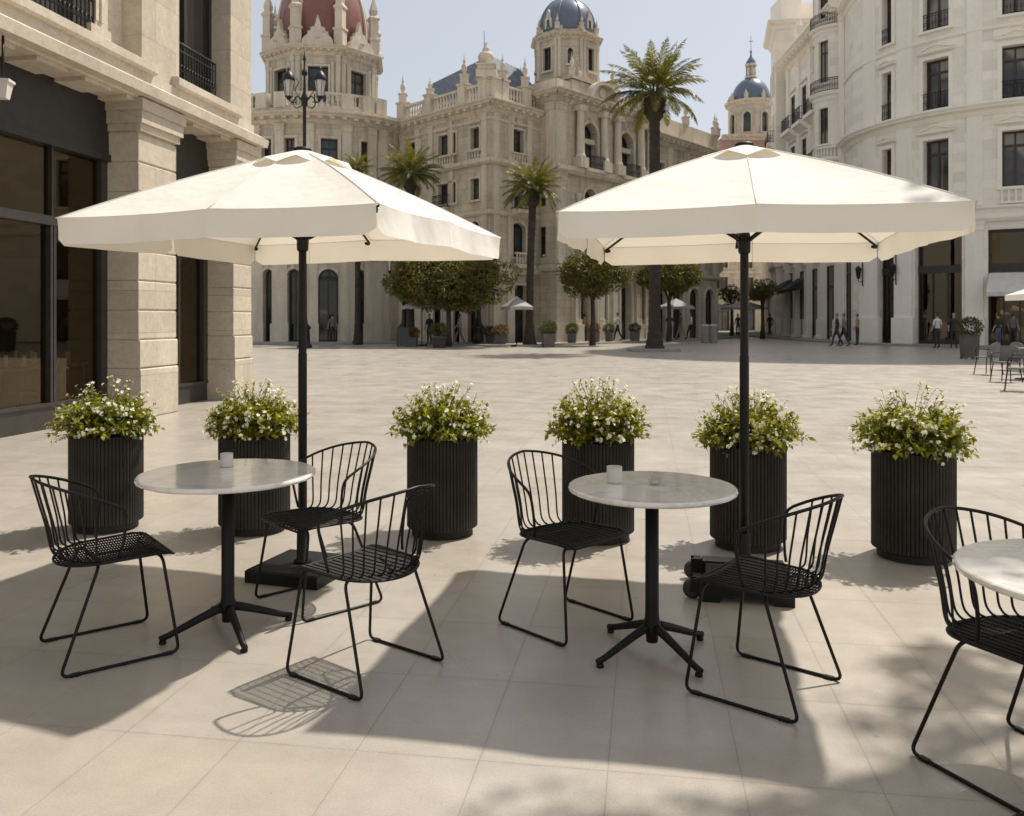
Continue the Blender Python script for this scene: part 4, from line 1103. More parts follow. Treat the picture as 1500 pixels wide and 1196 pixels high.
    for t in(.35,): pilaster(TR,P3,t,.7,10.3,13.9,.14); pilaster(TR,P3,t,.7,4.6,9.85,.14)
    for t in(.4,PS.L-.4): pilaster(TR,PS,t,.6,10.3,13.9,.14)
    # curved gables above the arched windows
    for a,b,hh in((852,896,1.1),(910,948,1.0)):
        s0,s1=P3.sx(a),P3.sx(b); c=(s0+s1)/2; r=(s1-s0)/2; N=14; gm=MB()
        for ri,ro,v1 in((r-.28,r,.75),(0.01,r-.28,.35)):
            vs=[]
            for vv in(-.3,v1):
                for k in range(N+1):
                    an=pi*k/N
                    for q in(ri,ro): vs.append(P3.m(c-q*cos(an),vv,ZT+.36+hh*(q/r)*sin(an)))
            n2=2*(N+1); fs=[]
            for k in range(N): 
                o_=n2+2*k; fs.append((o_,o_+2,o_+3,o_+1)); fs.append((2*k+1,n2+2*k+1,n2+2*k+3,2*k+3)); fs.append((2*k,2*k+2,n2+2*k+2,n2+2*k)); fs.append((2*k+1,2*k+3,2*k+2,2*k))
            gm.add(vs,fs)
        gm.lathe([(.001,0),(.3,0),(.3,.08),(.22,.1),(.001,.1)],(0,0,0),16); 
        # rotate oculus onto the facade
        nv=16*5; 
        for i in range(len(gm.v)-nv,len(gm.v)):
            x,y,z=gm.v[i]; gm.v[i]=P3.m(c+x,.36+z,ZT+.36+hh*.42+y)
        gm.build('curved_gable',M['stone_pt'],root)
    for x in(848,903,949):
        t=P3.sx(x); X,Y,_=P3.m(t,0,0); finial(root,X,Y,ZT+1.0,1.35,M['stone_pt'],block=.4,bh=.35)
    # tower: square base, octagonal drum, blue dome
    TC=Vector((xat(830,52.6),52.6)); b=2.15; u=P3.u; n=P3.n
    base=[TC+u*(s*b)+n*(t*b) for s,t in((-1,-1),(-1,1),(1,1),(1,-1))]
    bm=MB()
    for z0,z1,e in((ZT+.2,15.4,0),(15.4,15.6,.12)):
        q=[TC+u*(s*(b+e))+n*(t*(b+e)) for s,t in((-1,-1),(-1,1),(1,1),(1,-1))]
        bm.add([(p.x,p.y,z) for z in(z0,z1) for p in q],[(0,1,5,4),(1,2,6,5),(2,3,7,6),(3,0,4,7),(4,5,6,7)])
    bm.build('tower_base',M['stone_p'],root)
    for s,t in((-1,1),(1,1),(-1,-1),(1,-1)):
        q=TC+u*(s*(b-.15))+n*(t*(b-.15)); finial(root,q.x,q.y,15.6,1.4,M['stone_pt'],block=.36,bh=.4)
    ap=1.84; hw=ap*tan(pi/8); zb,zt=15.6,18.15
    for k in range(8):
        a=radians(-87)+k*pi/4; nn=Vector((cos(a),sin(a))); uu=Vector((-nn.y,nn.x)); c=TC+nn*ap; F=Line(c-uu*hw,c+uu*hw)
        big=k%2==1; o=(hw-.3,hw+.3,16.3,17.7) if big else (hw-.16,hw+.16,16.6,17.55,1.0)
        wall(W,F,0,2*hw,zb,zt,[o],rec=.22)
        if nn.y<.4: window(root,F,o,.2,M['darkframe'],M['glass'],fw=.05,leaf=2 if big else 1)
        surround(TR,F,o,.08,.06,True); pilaster(TR,F,.1,.17,15.8,zt,.07); pilaster(TR,F,2*hw-.1,.17,15.8,zt,.07)
        cornice(TR,F,0,2*hw,zt,18.45,.32,tan(pi/8),tan(pi/8)); band(TR,F,.0,2*hw,18.46,18.95,.02,0,0,base=-.12)
        x,y,_=F.m(0,-.1,0); finial(root,x,y,18.7,1.0,M['stone_pt'],block=.26,bh=.3,n=8)
        if big and nn.y<.5:   # dormer with pointed roof
            gm=MB(); vs=[]; prof=[(-.26,0),(-.26,.55),(-.18,.62),(-.1,.9),(0,1.15),(.1,.9),(.18,.62),(.26,.55),(.26,0)]
            for vv in(-.5,.0):
                for x_,z_ in prof: vs.append(F.m(hw+x_,vv-.05,18.9+z_))
            m=len(prof); gm.add(vs,[tuple(range(m,2*m))]+[(i,i+m,i+1+m,i+1) for i in range(m-1)])
            dd=gm.build('dormer',M['stone_pt'],root)
            gm=MB(); gm.quad(F.m(hw-.1,-.045,19.02),F.m(hw+.1,-.045,19.02),F.m(hw+.1,-.045,19.4),F.m(hw-.1,-.045,19.4)); gm.build('dormer_opening',M['glass'],dd)
    d=MB(); r0=1.80; prof=[(r0,0),(r0,.25)]+[(max(.12,r0*cos(pi/2*j/12)**.95),.25+2.1*sin(pi/2*j/12)) for j in range(1,13)]
    d.lathe(prof,(TC.x,TC.y,18.75),40); dm=d.build('dome',M['domeblue'],root)
    rb=MB()
    for k in range(8):
        a=radians(-87)+k*pi/4+pi/8; rb.tube([(TC.x+(r+.01)*cos(a),TC.y+(r+.01)*sin(a),18.75+z) for r,z in prof],.045,5)
    rb.build('dome_ribs',M['slate'],dm)
    l=MB(); l.lathe([(.42,0),(.42,.12),(.3,.16),(.3,.8),(.4,.86),(.4,.95),(.25,1.2),(.05,1.5),(.01,2.0)],(TC.x,TC.y,21.05),10); l.build('lantern_turret',M['stone_pt'],dm)
    RF.add([(Lf.x,Lf.y,ZC1-.05),(C0.x,C0.y,ZC1-.05),(C1.x,C1.y,ZC1-.05),(6,62,ZC1-.05),(-6,62,ZC1-.05)],[(0,1,2,3,4)])
    q=PS.m(0,0,0); RF.add([(q[0],q[1],ZT+.3),(PC.x,PC.y,ZT+.3),(E.x,E.y,ZT+.3),(6,64,ZT+.3)],[(0,1,2,3)])
    W.add([(E.x,E.y,0),(6,64,0),(6,64,ZT+.3),(E.x,E.y,ZT+.3)],[(0,1,2,3)]); W.add([(6,64,0),(-6,64,0),(-6,64,ZT),(6,64,ZT)],[(0,1,2,3)])
    stdparts(root,W,TR,M['stone_p'],M['stone_pt']); RF.build('roof',M['roof'],root)
    # lamp on the tower base side left as stone; mast antennas
    x,y,_=P1.m(t1[2],-1.6,0); f=MB(); f.tube([(x,y,ZP),(x,y,ZP+3.6)],.02,4); f.build('antenna',M['iron'],root)
palace()

def wing():
    root=thing('long_wing','long low palace wing receding towards the side street behind the tall palm','building')
    W=MB();TR=MB();RF=MB()
    pts=[(9.15,56.25),(15.2,63.4),(20.6,85.5)]
    for k,(a,b) in enumerate(zip(pts[:-1],pts[1:])):
        P=Line(a,b); ops=[]; n=int(P.L/2.3); H=13.1
        for i in range(n):
            t=(i+.5)*P.L/n; w=.55
            ops+=[(t-w,t+w,10.2,11.9),(t-w,t+w,6.4,8.5),(t-w*1.3,t+w*1.3,.02,3.6,1.0)]
        wall(W,P,0,P.L,0,H,ops,rec=.35)
        for o in ops:
            window(root,P,o,.3,M['darkframe'],M['glass']); surround(TR,P,o,.14,.08,o[2]>1)
            if o[2]==6.4: balcony(root,P,o[0]-.25,o[1]+.25,6.3,.5,M['stone_pt'],M['iron'],.8)
        for z0,z1,ou in((4.3,4.6,.2),(9.2,9.5,.18)): band(TR,P,0,P.L,z0,z1,ou)
        cornice(TR,P,0,P.L,H,H+.6,.7); band(TR,P,0,P.L,H+.603,H+1.9,.05)
        for i in range(n+1):
            t=min(P.L-.3,max(.3,i*P.L/n)); pilaster(TR,P,t,.5,4.6,H,.15)
            if i%2==0: x,y,_=P.m(t,0,0); finial(root,x,y,H+1.9,1.7,M['stone_pt'],block=.45,bh=.5)
    f=[p for p in pts]; closebody(W,RF,f,[(14,90),(5,64)],13.2)
    stdparts(root,W,TR,M['stone_p'],M['stone_pt']); RF.build('roof',M['roof'],root)
wing()

# ================================================================== FAR STREET AND CHURCH
def simple_block(name,label,pts,back,H,floors,wm,tm,pitch=3.0,ground=4.0,ww=.6,frame='darkframe'):
    root=thing(name,label,'building'); W=MB();TR=MB();RF=MB()
    for k,(a,b) in enumerate(zip(pts[:-1],pts[1:])):
        P=Line(a,b); n=max(1,int(P.L/pitch)); ops=[]
        for i in range(n):
            t=(i+.5)*P.L/n; ops.append((t-ww*1.4,t+ww*1.4,.02,ground-.8))
            for f in range(floors):
                z=ground+.7+f*(H-ground)/floors; ops.append((t-ww,t+ww,z,z+(H-ground)/floors*.62))
        wall(W,P,0,P.L,0,H,ops,rec=.35)
        for o in ops: window(root,P,o,.3,M[frame],M['glass']); surround(TR,P,o,.15,.08,o[2]>1)
        for f in range(floors): band(TR,P,0,P.L,ground+f*(H-ground)/floors,ground+.3+f*(H-ground)/floors,.18)
        cornice(TR,P,0,P.L,H-.1,H+.5,.7)
    closebody(W,RF,pts,back,H+.2); stdparts(root,W,TR,wm,tm); RF.build('roof',M['roof'],root); return root
simple_block('street_house','pale stone house closing the far end of the side street',[(21,104),(31,106),(40,107)],[(40,120),(21,120)],19,5,M['stone_p'],M['stone_pt'],2.6)
simple_block('street_house','pinkish house with few windows just below the distant blue church dome',[(27.5,112),(36,112)],[(36,122),(27.5,122)],25.0,4,M['pinkwall'],M['stone_pt'],3.4)
def church():
    Y=130; x=xat(1100,Y); root=thing('church_tower','distant round church tower with a ribbed blue dome and an open white lantern','church tower',(x,Y,-1.75))
    W=MB();TR=MB()
    A=Arc((0,0),3.35,-pi,-1e-3,.8)
    P=A; ops=[]
    for t in(.12,.36,.62,.88): c=P.L*t; ops.append((c-.55,c+.55,31.0,34.0,1.0))
    wall(W,P,0,P.L,0,35.6,ops,rec=.4)
    B=Arc((0,0),3.35,0,pi,.8); wall(W,B,0,B.L,0,35.6,[],rec=.4)
    for o in ops: surround(TR,P,o,.2,.12,True); window(root,P,o,.35,M['darkframe'],M['glass'],leaf=1)
    for Q in(P,B): cornice(TR,Q,0,Q.L,35.2,35.9,.6); band(TR,Q,0,Q.L,29.4,30,.4)
    n=8
    for k in range(n):
        a=-pi+k*pi/4+.3; finial(root,3.3*cos(a),3.3*sin(a),35.9,1.6,M['stone_pt'],block=.5,bh=.8,n=6)
    W.build('wall',M['stone_p'],root); TR.build('stone_trim',M['stone_pt'],root)
    d=MB(); r0=2.85; prof=[(3.1,-.6),(r0,-.4),(r0,.2)]+[(max(.7,r0*cos(pi/2*j/12)),.2+3.3*sin(pi/2*j/12)) for j in range(1,13)]
    d.lathe(prof,(0,0,36.3),36); dm=d.build('dome',M['domeblue'],root)
    l=MB(); l.lathe([(.95,0),(.95,.3),(.8,.32)],(0,0,39.7),12); 
    for k in range(8): a=k*pi/4; l.lathe([(.11,0),(.11,1.6)],(.68*cos(a),.68*sin(a),40.02),6)
    l.lathe([(.4,0),(.4,1.6)],(0,0,40.02),8); l.lathe([(.8,0),(.9,.12),(.9,.3)],(0,0,41.6),12); l.build('lantern_turret',M['stone_pt'],dm)
    l=MB(); l.lathe([(.8,0),(.65,.5),(.3,1.0),(.12,1.4),(.12,1.8),(.2,1.95),(.1,2.1),(.04,2.2),(.035,4.3),(.01,4.4)],(0,0,41.9),12); l.box(-.35,.35,-.03,.03,45.4,45.48); l.build('spire',M['domeblue'],dm)
church()

# ================================================================== RIGHT SIDE BUILDINGS
def corner():
    root=thing('corner_building','white rounded corner building on the right with brown timber windows, pediments and iron railings','building')
    W=MB();TR=MB();RF=MB()
    C=(29.3,50.5); R=9.0; P=Arc(C,R,radians(178),radians(270),.55); Q=Line(P.m(P.L,0,0)[:2],(46,41.5)); G=Line((20.75,53.2),P.m(0,0,0)[:2])
    def cols(P,lst,rows,**k): return [(P.sx(a),P.sx(b),z0,z1) for a,b in lst for z0,z1 in rows]
    rows=[(8.05,10.85),(12.45,15.1),(16.65,19.4),(21.2,23.6),(25.3,28.0),(29.6,31.6)]
    c=[(1293,1307),(1353,1390),(1468,1508)]
    ops=cols(P,c,rows); shops=[(P.sx(1286),P.sx(1309),.02,5.9),(P.sx(1340),P.sx(1409),.02,5.95),(P.sx(1447),P.sx(1520),.02,5.95)]
    H=34.0
    wall(W,P,0,P.L,0,H,ops+shops,rec=.42)
    op2=[(t-.8,t+.8,z0,z1) for t in(2.2,6.2,10.2,14.2) for z0,z1 in rows]+[(1.0+4*k,3.9+4*k,.02,5.95) for k in range(4)]
    wall(W,Q,0,Q.L,0,H,op2,rec=.42)
    go=(.35,G.L-.5,.02,5.9); wall(W,G,0,G.L,0,H,[go],rec=.12); window(root,G,go,.1,M['darkframe'],M['glass'],fw=.1,name='shop_window')
    for i,o in enumerate(ops):
        window(root,P,o,.40,M['wood'],M['glassr'],fw=.1,transom=.74); r=i%6
        surround(TR,P,o,.2,.08,True,1 if r in(0,1) else 2)
        if r in(1,2,3,4): railing(root,P,o[0]-.1,o[1]+.1,o[2]+.02,.85,.06,M['iron'],pitch=.14,name='window_railing')
        if r==0: balustrade(root,P,o[0]-.15,o[1]+.15,7.2,.82,.1,M['stone_rt'],pitch=.27,dv=.08)
    for o in op2[:12]: window(root,Q,o,.38,M['wood'],M['glassr'],fw=.1); surround(TR,Q,o,.2,.08,True,2)
    for o in shops:
        f=MB(); v=-.42; pbox(f,P,o[0],o[1],v,v+.1,.02,.3)
        pbox(f,P,o[0],o[1],v,v+.14,3.85,4.25); pbox(f,P,o[0],o[0]+.1,v,v+.1,.3,5.95); pbox(f,P,o[1]-.1,o[1],v,v+.1,.3,5.95); pbox(f,P,o[0]+.1,o[1]-.1,v,v+.1,5.8,5.95)
        for k in(1,2): t=o[0]+(o[1]-o[0])*k/3; pbox(f,P,t-.04,t+.04,v,v+.08,.3,3.85)
        ob=f.build('shop_window',M['darkframe'],root)
        g_=MB(); ss=srange(P,o[0],o[1])
        for i in range(len(ss)-1): g_.quad(P.m(ss[i],v+.03,.3),P.m(ss[i+1],v+.03,.3),P.m(ss[i+1],v+.03,5.8),P.m(ss[i],v+.03,5.8))
        g_.build('pane',M['shopglass'],ob)
    for o in op2[24:]: window(root,Q,o,.38,M['darkframe'],M['glass'],fw=.1,name='shop_window')
    # interior shell behind the shops
    I=MB(); I.lathe([(4.5,.02),(4.5,6.1)],(C[0],C[1],0),24,cap=False); I.build('interior_wall',M['interior'],root)
    for PP,m in((P,(0,0)),(Q,(0,0)),(G,(0,0))):
        band(TR,PP,0,PP.L,6.35,6.75,.3); cornice(TR,PP,0,PP.L,11.75,12.3,.55,dent=False); band(TR,PP,0,PP.L,16.05,16.2,.12); cornice(TR,PP,0,PP.L,20.2,20.75,.5,dent=False); cornice(TR,PP,0,PP.L,32.8,33.8,1.0)
        band(TR,PP,0,PP.L,7.0,7.15,.2)
    for x in(1274,1325,1428): 
        t=P.sx(x); wd=(P.sx(x+14)-P.sx(x-14))
        pilaster(TR,P,t,wd*.9,0,6.35,.16); pbox(TR,P,t-wd*.55,t+wd*.55,-.02,.26,0.001,1.5)
        pilaster(TR,P,t,min(1.1,wd*.8),7.2,11.75,.08,cap=False,base=False); pilaster(TR,P,t,min(1.1,wd*.8),12.3,20.2,.08,cap=False,base=False)
    # roof and back
    fp=[G.m(0,0,0)[:2]]+sample(P)+[(46,41.5)]; closebody(W,RF,fp,[(46,60),(24,62)],H)
    # awning and sign
    s0,s1=P.sx(1449),P.sx(1520); f=MB(); vs=[]; 
    ss=srange(P,s0,s1); n=len(ss)
    for t in ss: vs+= [P.m(t,.05,3.75),P.m(t,1.35,2.75),P.m(t,1.35,2.55)]
    for i in range(n-1): f.add([vs[3*i],vs[3*i+1],vs[3*i+4],vs[3*i+3]],[(0,1,2,3)]); f.add([vs[3*i+1],vs[3*i+2],vs[3*i+5],vs[3*i+4]],[(0,1,2,3)])
    f.build('awning',M['awnw'],root)
    for x in(1268,1316):
        t=P.sx(x); X,Y,Z=P.m(t,.45,4.1); f=MB(); f.lathe([(.02,-.1),(.1,0),(.17,.45),(.2,.5),(.02,.7)],(X,Y,Z-.3),8); f.tube([P.m(t,.16,3.6),P.m(t,.45,3.55),(X,Y,Z-.35)],.025,5); f.tube([P.m(t,.16,3.3),P.m(t,.2,3.4),P.m(t,.2,5.0)],.03,5); f.v=f.v; f.build('wall_lantern',M['iron'],root)
    stdparts(root,W,TR,M['stone_r'],M['stone_rt']); RF.build('roof',M['roof'],root)
corner()

def row():
    root=thing('street_row_building','cream facade receding behind the rounded corner, with a round bay and bulging iron balconies','building')
    W=MB();TR=MB();RF=MB()
    P=Line((21.35,66.0),(20.7,53.2)); H=21.2
    ops=[]
    ts=[1.7,4.6,7.5,10.6]
    rows=[(7.6,10.4),(11.8,14.4),(15.6,18.2)]
    for t in ts[:3]: ops+=[(t-.6,t+.6,z0,z1) for z0,z1 in rows]
    sh=[]; sh2=[(t-1.2,t+1.2,.02,4.9) for t in(1.55,4.55,7.6,10.8)]
    wall(W,P,0,P.L,0,H,ops+sh2,rec=.08); sh=sh2
    for i,o in enumerate(ops):
        window(root,P,o,.06,M['wood'],M['glassr'],fw=.09); surround(TR,P,o,.2,.12,False,2)
        balcony(root,P,o[0]-.45,o[1]+.45,o[2]-.03,.75,M['stone_rt'],M['iron'],.95,thick=.3)
    for o in sh: window(root,P,o,.03,M['darkframe'],M['glass'],fw=.1,name='shop_window')
    for z0,z1,ou in((5.6,6.0,.3),(11.0,11.2,.15),(14.9,15.1,.15)): band(TR,P,0,P.L,z0,z1,ou)
    cornice(TR,P,0,P.L,H-.7,H,1.0); band(TR,P,0,P.L,H+.003,H+1.1,.1)
    for t in(.3,3.1,6.0,9.1,12.5): pilaster(TR,P,t,.55,6,H-.7,.16); pilaster(TR,P,t,.6,0,5.6,.42); pbox(TR,P,t-.38,t+.38,-.02,.5,.001,1.4)
    for t in(3.1,9.1): x,y,_=P.m(t,0,0); finial(root,x,y,H+1.1,1.4,M['stone_rt'],block=.6,bh=.6)
    # round bay
    c=P.m(10.6,-.35,0)[:2]; A=Arc(c,1.5,radians(150),radians(300),.35); o2=[]
    for z0,z1 in((12.6,14.9),(16.5,19.2),(20.6,23.0)):
        for tt in(.12,.42,.78): q=A.L*tt; o2.append((q-.36,q+.36,z0,z1))
    wall(W,A,0,A.L,11.2,25,o2,rec=.25)
    for o in o2: window(root,A,o,.22,M['wood'],M['glassr'],fw=.06); surround(TR,A,o,.08,.05,True)
    for z0,z1 in((11.2,11.6),(15.4,15.9),(19.7,20.1)): cornice(TR,A,0,A.L,z0,z1,.3,dent=False)
    cornice(TR,A,0,A.L,24.4,25.0,.5,dent=False)
    balustrade(root,A,A.L*.28,A.L*.95,11.61,.8,.12,M['stone_rt'],pitch=.2,dv=.06)
    railing(root,A,A.L*.05,A.L*.95,15.92,.8,.2,M['iron'],pitch=.13,name='balcony_railing'); railing(root,A,A.L*.05,A.L*.95,20.12,.8,.2,M['iron'],pitch=.13,name='balcony_railing')
    cb=MB(); cb.lathe([(.15,0),(.4,.35),(.7,.8),(1.1,1.2),(1.35,1.75),(1.5,2.0)],(c[0],c[1],9.2),24); cb.build('bay_corbel',M['stone_rt'],root)
    RF.lathe([(1.5,0),(.01,.8)],(c[0],c[1],25),24,cap=False)
    # awnings over the shops
    for t in(1.5,4.5):
        f=MB(); a,b=t-1.1,t+1.1; f.add([P.m(a,.2,4.4),P.m(b,.2,4.4),P.m(b,1.7,3.5),P.m(a,1.7,3.5),P.m(b,1.7,3.25),P.m(a,1.7,3.25),P.m(a,.2,3.5),P.m(b,.2,3.5)],[(0,1,2,3),(3,2,4,5),(0,3,6),(1,2,7)]); f.build('awning',M['awnd'],root)
    closebody(W,RF,[(21.35,66.0),(20.7,53.2)],[(34,60),(36,70)],H)
    stdparts(root,W,TR,M['stone_r'],M['stone_rt']); RF.build('roof',M['roof'],root)
row()
def farblock():
    root=thing('tower_block','tall plain cream block jutting out at the end of the right hand row','building')
    W=MB();TR=MB();RF=MB(); H=24.6
    A=(22.0,72.5);B=(20.6,66.6);C=(24.5,66.2)
    P=Line(A,B);Q=Line(B,C)
    ops=[(t-.55,t+.55,z,z+2.1) for t in(1.4,4.3) for z in(7.5,11.5,15.5,19.5)]+[(.5,2.2,.02,4.2),(3.3,5.0,.02,4.2)]
    wall(W,P,0,P.L,0,H,ops,rec=.35); wall(W,Q,0,Q.L,0,H,[],rec=.3)
    for o in ops: window(root,P,o,.3,M['darkframe'],M['glass']); surround(TR,P,o,.16,.1)
    for z in(7.5,11.5,15.5): balcony(root,P,.6,2.3,z-.1,.6,M['stone_rt'],M['iron'],.9); balcony(root,P,3.5,5.2,z-.1,.6,M['stone_rt'],M['iron'],.9)
    cornice(TR,P,0,P.L,H-.6,H,.65,0,1,dent=False); cornice(TR,Q,0,Q.L,H-.6,H,.65,1,0,dent=False)
    rb=MB(); rb.box(21.2,22.8,67.2,70,H,H+2.3); rb.build('rooftop_block',M['stone_rt'],root); rb=MB(); rb.box(22.81,25.4,67.6,70,H,H+1.9); rb.build('rooftop_block',M['stone_rt'],root)
    band(TR,P,0,P.L,5.4,5.8,.25,0,1); band(TR,Q,0,Q.L,5.4,5.8,.25,1,0)
    x,y=22.0,68.0; f=MB(); f.tube([(x,y,H+2.3),(x,y,H+5)],.03,4); f.build('antenna',M['iron'],root)
    closebody(W,RF,[A,B,C],[(25,74)],H-.1); stdparts(root,W,TR,M['stone_r'],M['stone_rt']); RF.build('roof',M['roof'],root)
farblock()
hr=simple_block('street_house','long shadowed row of shop fronts at the far right of the side street',[(27,92),(22.6,72.6)],[(40,74),(40,92)],16,3,M['stone_r'],M['stone_rt'],2.5,4.6)
for k in range(7):
    P=Line((27,92),(22.6,72.6)); t=1.6+2.6*k
    f=MB(); a,b=t-1.1,t+1.1; f.add([P.m(a,.2,4.4),P.m(b,.2,4.4),P.m(b,1.7,3.5),P.m(a,1.7,3.5),P.m(b,1.7,3.25),P.m(a,1.7,3.25),P.m(a,.2,3.5),P.m(b,.2,3.5)],[(0,1,2,3),(3,2,4,5),(0,3,6),(1,2,7)]); f.build('awning',M['awnd'],hr)
# pavements in front of the buildings
f=MB()
def slab(pts,h=.1):
    n=len(pts); f.add([(x,y,0.002) for x,y in pts]+[(x,y,h) for x,y in pts],[tuple(range(n,2*n))]+[(i,(i+1)%n,(i+1)%n+n,i+n) for i in range(n)])
slab([(-34,56),(-20,48.3),(-14,46.6),(-9.6,46.8),(-6.2,49),(-1.2,43.9),(4.5,47.6),(13.5,57.4),(18.2,66.5),(22.6,85),(20,86),(11,62),(2,54),(-6,56),(-30,62)])
f.build('pavement',M['kerb']); tag(bpy.data.objects['pavement'],kind='structure')
f=MB(); slab([(46,39.8),(29,39.6),(22.6,42),(19.3,46.5),(18.6,52),(18.9,66),(19.2,73),(24,92),(27,92),(24,60),(46,50)][::-1],.1)
o=f.build('pavement',M['kerb']); tag(o,kind='structure')
M['awng']=simple('faded grey canvas',(.36,.35,.33),.8,0,.12,3)
# ================================================================== PALMS
def make_palm(label,x,y,zc,rad,seed,trunk_r=.24,nf=58,lean=0):
    r=random.Random(seed); root=thing('palm_tree',label,'palm tree',(x,y,0),0,'date palms on the plaza')
    k=rad/2.3
    mb=MB(); n=int(zc/.16); pts=[];rs=[]
    for i in range(n+1):
        t=i/n; z=t*(zc-.9*k); fl=trunk_r*(1+1.0*exp(-z/.55)+.10*(1-t)); 
        pts.append((lean*t*t,0,z)); rs.append(fl*(1.0+(.05 if i%2 else -.03)+r.uniform(-.02,.02)))
    mb.tube(pts,rs,16); mb.build('trunk',M['palmbark'],root)
    mb=MB(); mb.lathe([(trunk_r*1.0,-1.15*k),(trunk_r*1.6,-.95*k),(trunk_r*1.8,-.5*k),(trunk_r*1.6,-.15*k),(trunk_r*1.1,.1*k),(.02,.25*k)],(lean,0,zc-.05),18)
    for i in range(110):    # cut frond stubs
        a=r.uniform(0,2*pi); z=r.uniform(-.95,.0)*k; R=trunk_r*1.55; 
        p=Vector((lean+R*cos(a),R*sin(a),zc+z)); d=Vector((cos(a),sin(a),.9)).normalized(); mb.tube([p,p+d*.16*k],[.045*k,.02*k],4)
    mb.build('crown_base',M['palmbark'],root)
    mb=MB(); sp=MB()
    for i in range(nf):
        a=i*2.39996+r.uniform(-.2,.2); q=(i+.5)/nf
        el=radians(84-100*q**.9+r.uniform(-7,7)); L=rad*r.uniform(1.0,1.2)*(1.05 if q<.4 else 1.0)
        p=Vector((lean+cos(a)*.14*k,sin(a)*.14*k,zc+.12*k)); N=16; pts=[p.copy()]; e=el
        side=Vector((-sin(a),cos(a),0))
        for j in range(N):
            e-=radians(1.6+6.2*(j/N)**1.3)*(1.05-.4*sin(max(0,el))); 
            p=p+Vector((cos(a)*cos(e),sin(a)*cos(e),sin(e)))*L/N; pts.append(p.copy())
        sp.tube(pts,[.028*k*(1-.85*j/N) for j in range(N+1)],4,caps=False)
        NL=38
        for j in range(NL):
            t=.16+.84*j/NL; f=t*N; b=min(N-1,int(f)); c=pts[b].lerp(pts[b+1],f-b); ax=(pts[b+1]-pts[b]).normalized(); up=side.cross(ax)
            ll=.50*k*(sin(pi*min(1,.18+t*.86))**.7+.12)*r.uniform(.85,1.1)
            for sgn in(-1,1):
                d=(side*sgn*.72+ax*.85+up*.25*(1 if r.random()<.6 else -.3)+Vector((0,0,-.22))+rv(r)*.12).normalized()
                w=(ax-d*ax.dot(d)).normalized()*.021*k
                tip=c+d*ll+Vector((0,0,-.10*ll)); m=c+d*ll*.5
                mb.add([tuple(c-w*.6),tuple(m-w),tuple(tip),tuple(m+w),tuple(c+w*.6)],[(0,1,2,3,4)])
    o=mb.build('crown',M['palmleaf'],root); sp.build('frond_stalks',M['stem'],o); return root
Y=37.75; make_palm('tall date palm standing on a low square kerb in the middle of the plaza',xat(959,Y),Y,zat(140,Y),2.2,5,.235,50)
f=MB(); X=xat(957,Y); f.box(X-1.05,X+1.05,Y-.95,Y+.95,.002,.13); f.build('kerb_ring',M['kerb']); tag(bpy.data.objects['kerb_ring'],'low square stone kerb around the foot of the tall date palm','kerb')
Y=44.5; make_palm('shorter date palm in front of the palace corner, between the two parasols',xat(776,Y),Y,zat(280,Y),1.62,8,.19,54,lean=.15)
f=MB(); f.box(xat(776,Y)-.7,xat(776,Y)+.7,Y-.7,Y+.7,.002,.1); f.build('tree_kerb',M['kerb']); tag(bpy.data.objects['tree_kerb'],'small flat kerb at the foot of the shorter date palm','kerb')
Y=45.5; make_palm('date palm whose crown rises just behind the right slope of the left parasol',xat(601,Y),Y,zat(258,Y),1.65,9,.19,54)
Y=47.5; make_palm('small palm barely showing over the left parasol, below the rotunda windows',xat(524,Y),Y,zat(250,Y),1.0,12,.15,40)

# ================================================================== BROADLEAF TREES
def make_tree(label,x,y,w,d,z0,z1,th,seed,clumps=60,per=150,ls=.15,group='clipped dark green street trees',multi=5,mat='treeleaf'):
    r=random.Random(seed); root=thing('street_tree',label,'tree',(x,y,0),0,group)
    lf=MB(); cz=(z0+z1)/2; cs=[]
    for i in range(clumps):
        v=rv(r)*r.uniform(.35,1)**.5; c=Vector((v.x*w*.44,v.y*d*.44,cz+v.z*(z1-z0)*.40)); 
        if c.z<z0+.25: c.z=z0+.25+r.uniform(0,.3)
        cs.append((c,r.uniform(.32,.68)*min(1,(z1-z0)/2.6)))
    for c,R in cs:
        nb=int(per*1.7*(R/.5)**2)
        for _ in range(nb):
            v=rv(r); p=c+Vector((v.x*R*1.15,v.y*R*1.1,v.z*R*.85))*r.uniform(.7,1.12)
            dd=(v+rv(r)*.9+Vector((0,0,-.2))).normalized(); leafquad(lf,p,dd,rv(r),ls*r.uniform(.7,1.3),ls*r.uniform(.45,.65))
    tr=MB(); fork=min(z0+.1,th)
    tr.tube([(0,0,0),(.02,0,fork*.5),(0,.01,fork)],[.19,.13,.12],9)
    for k in range(multi):
        a=2*pi*k/multi+r.uniform(-.3,.3); e=Vector((cos(a)*w*.30,sin(a)*d*.30,cz+r.uniform(-.1,.4)))
        m=Vector((cos(a)*w*.10,sin(a)*d*.10,fork+(cz-fork)*.55)); P_=catrom([(0,0,fork-.06),m,e],4); tr.tube(P_,[.085-.06*i/(len(P_)-1) for i in range(len(P_))],6)
        for q in range(2):
            e2=e+Vector((r.uniform(-1,1)*w*.12,r.uniform(-1,1)*d*.12,.35)); tr.tube([m.lerp(e,.5),e2],[.035,.012],4)
    tr.build('trunk',M['bark'],root); lf.build('crown',M[mat],root); return root
Y=44; make_tree('broad dark tree under the right end of the left parasol, trunk behind a square tub',xat(657,Y),Y,7.1,4.2,1.95,5.0,1.9,21,120,150,.15,multi=6)
Y=46; make_tree('round dark tree seen under the left end of the right parasol',xat(868,Y),Y,4.3,3.6,2.7,5.1,2.5,22,66,150,.14)
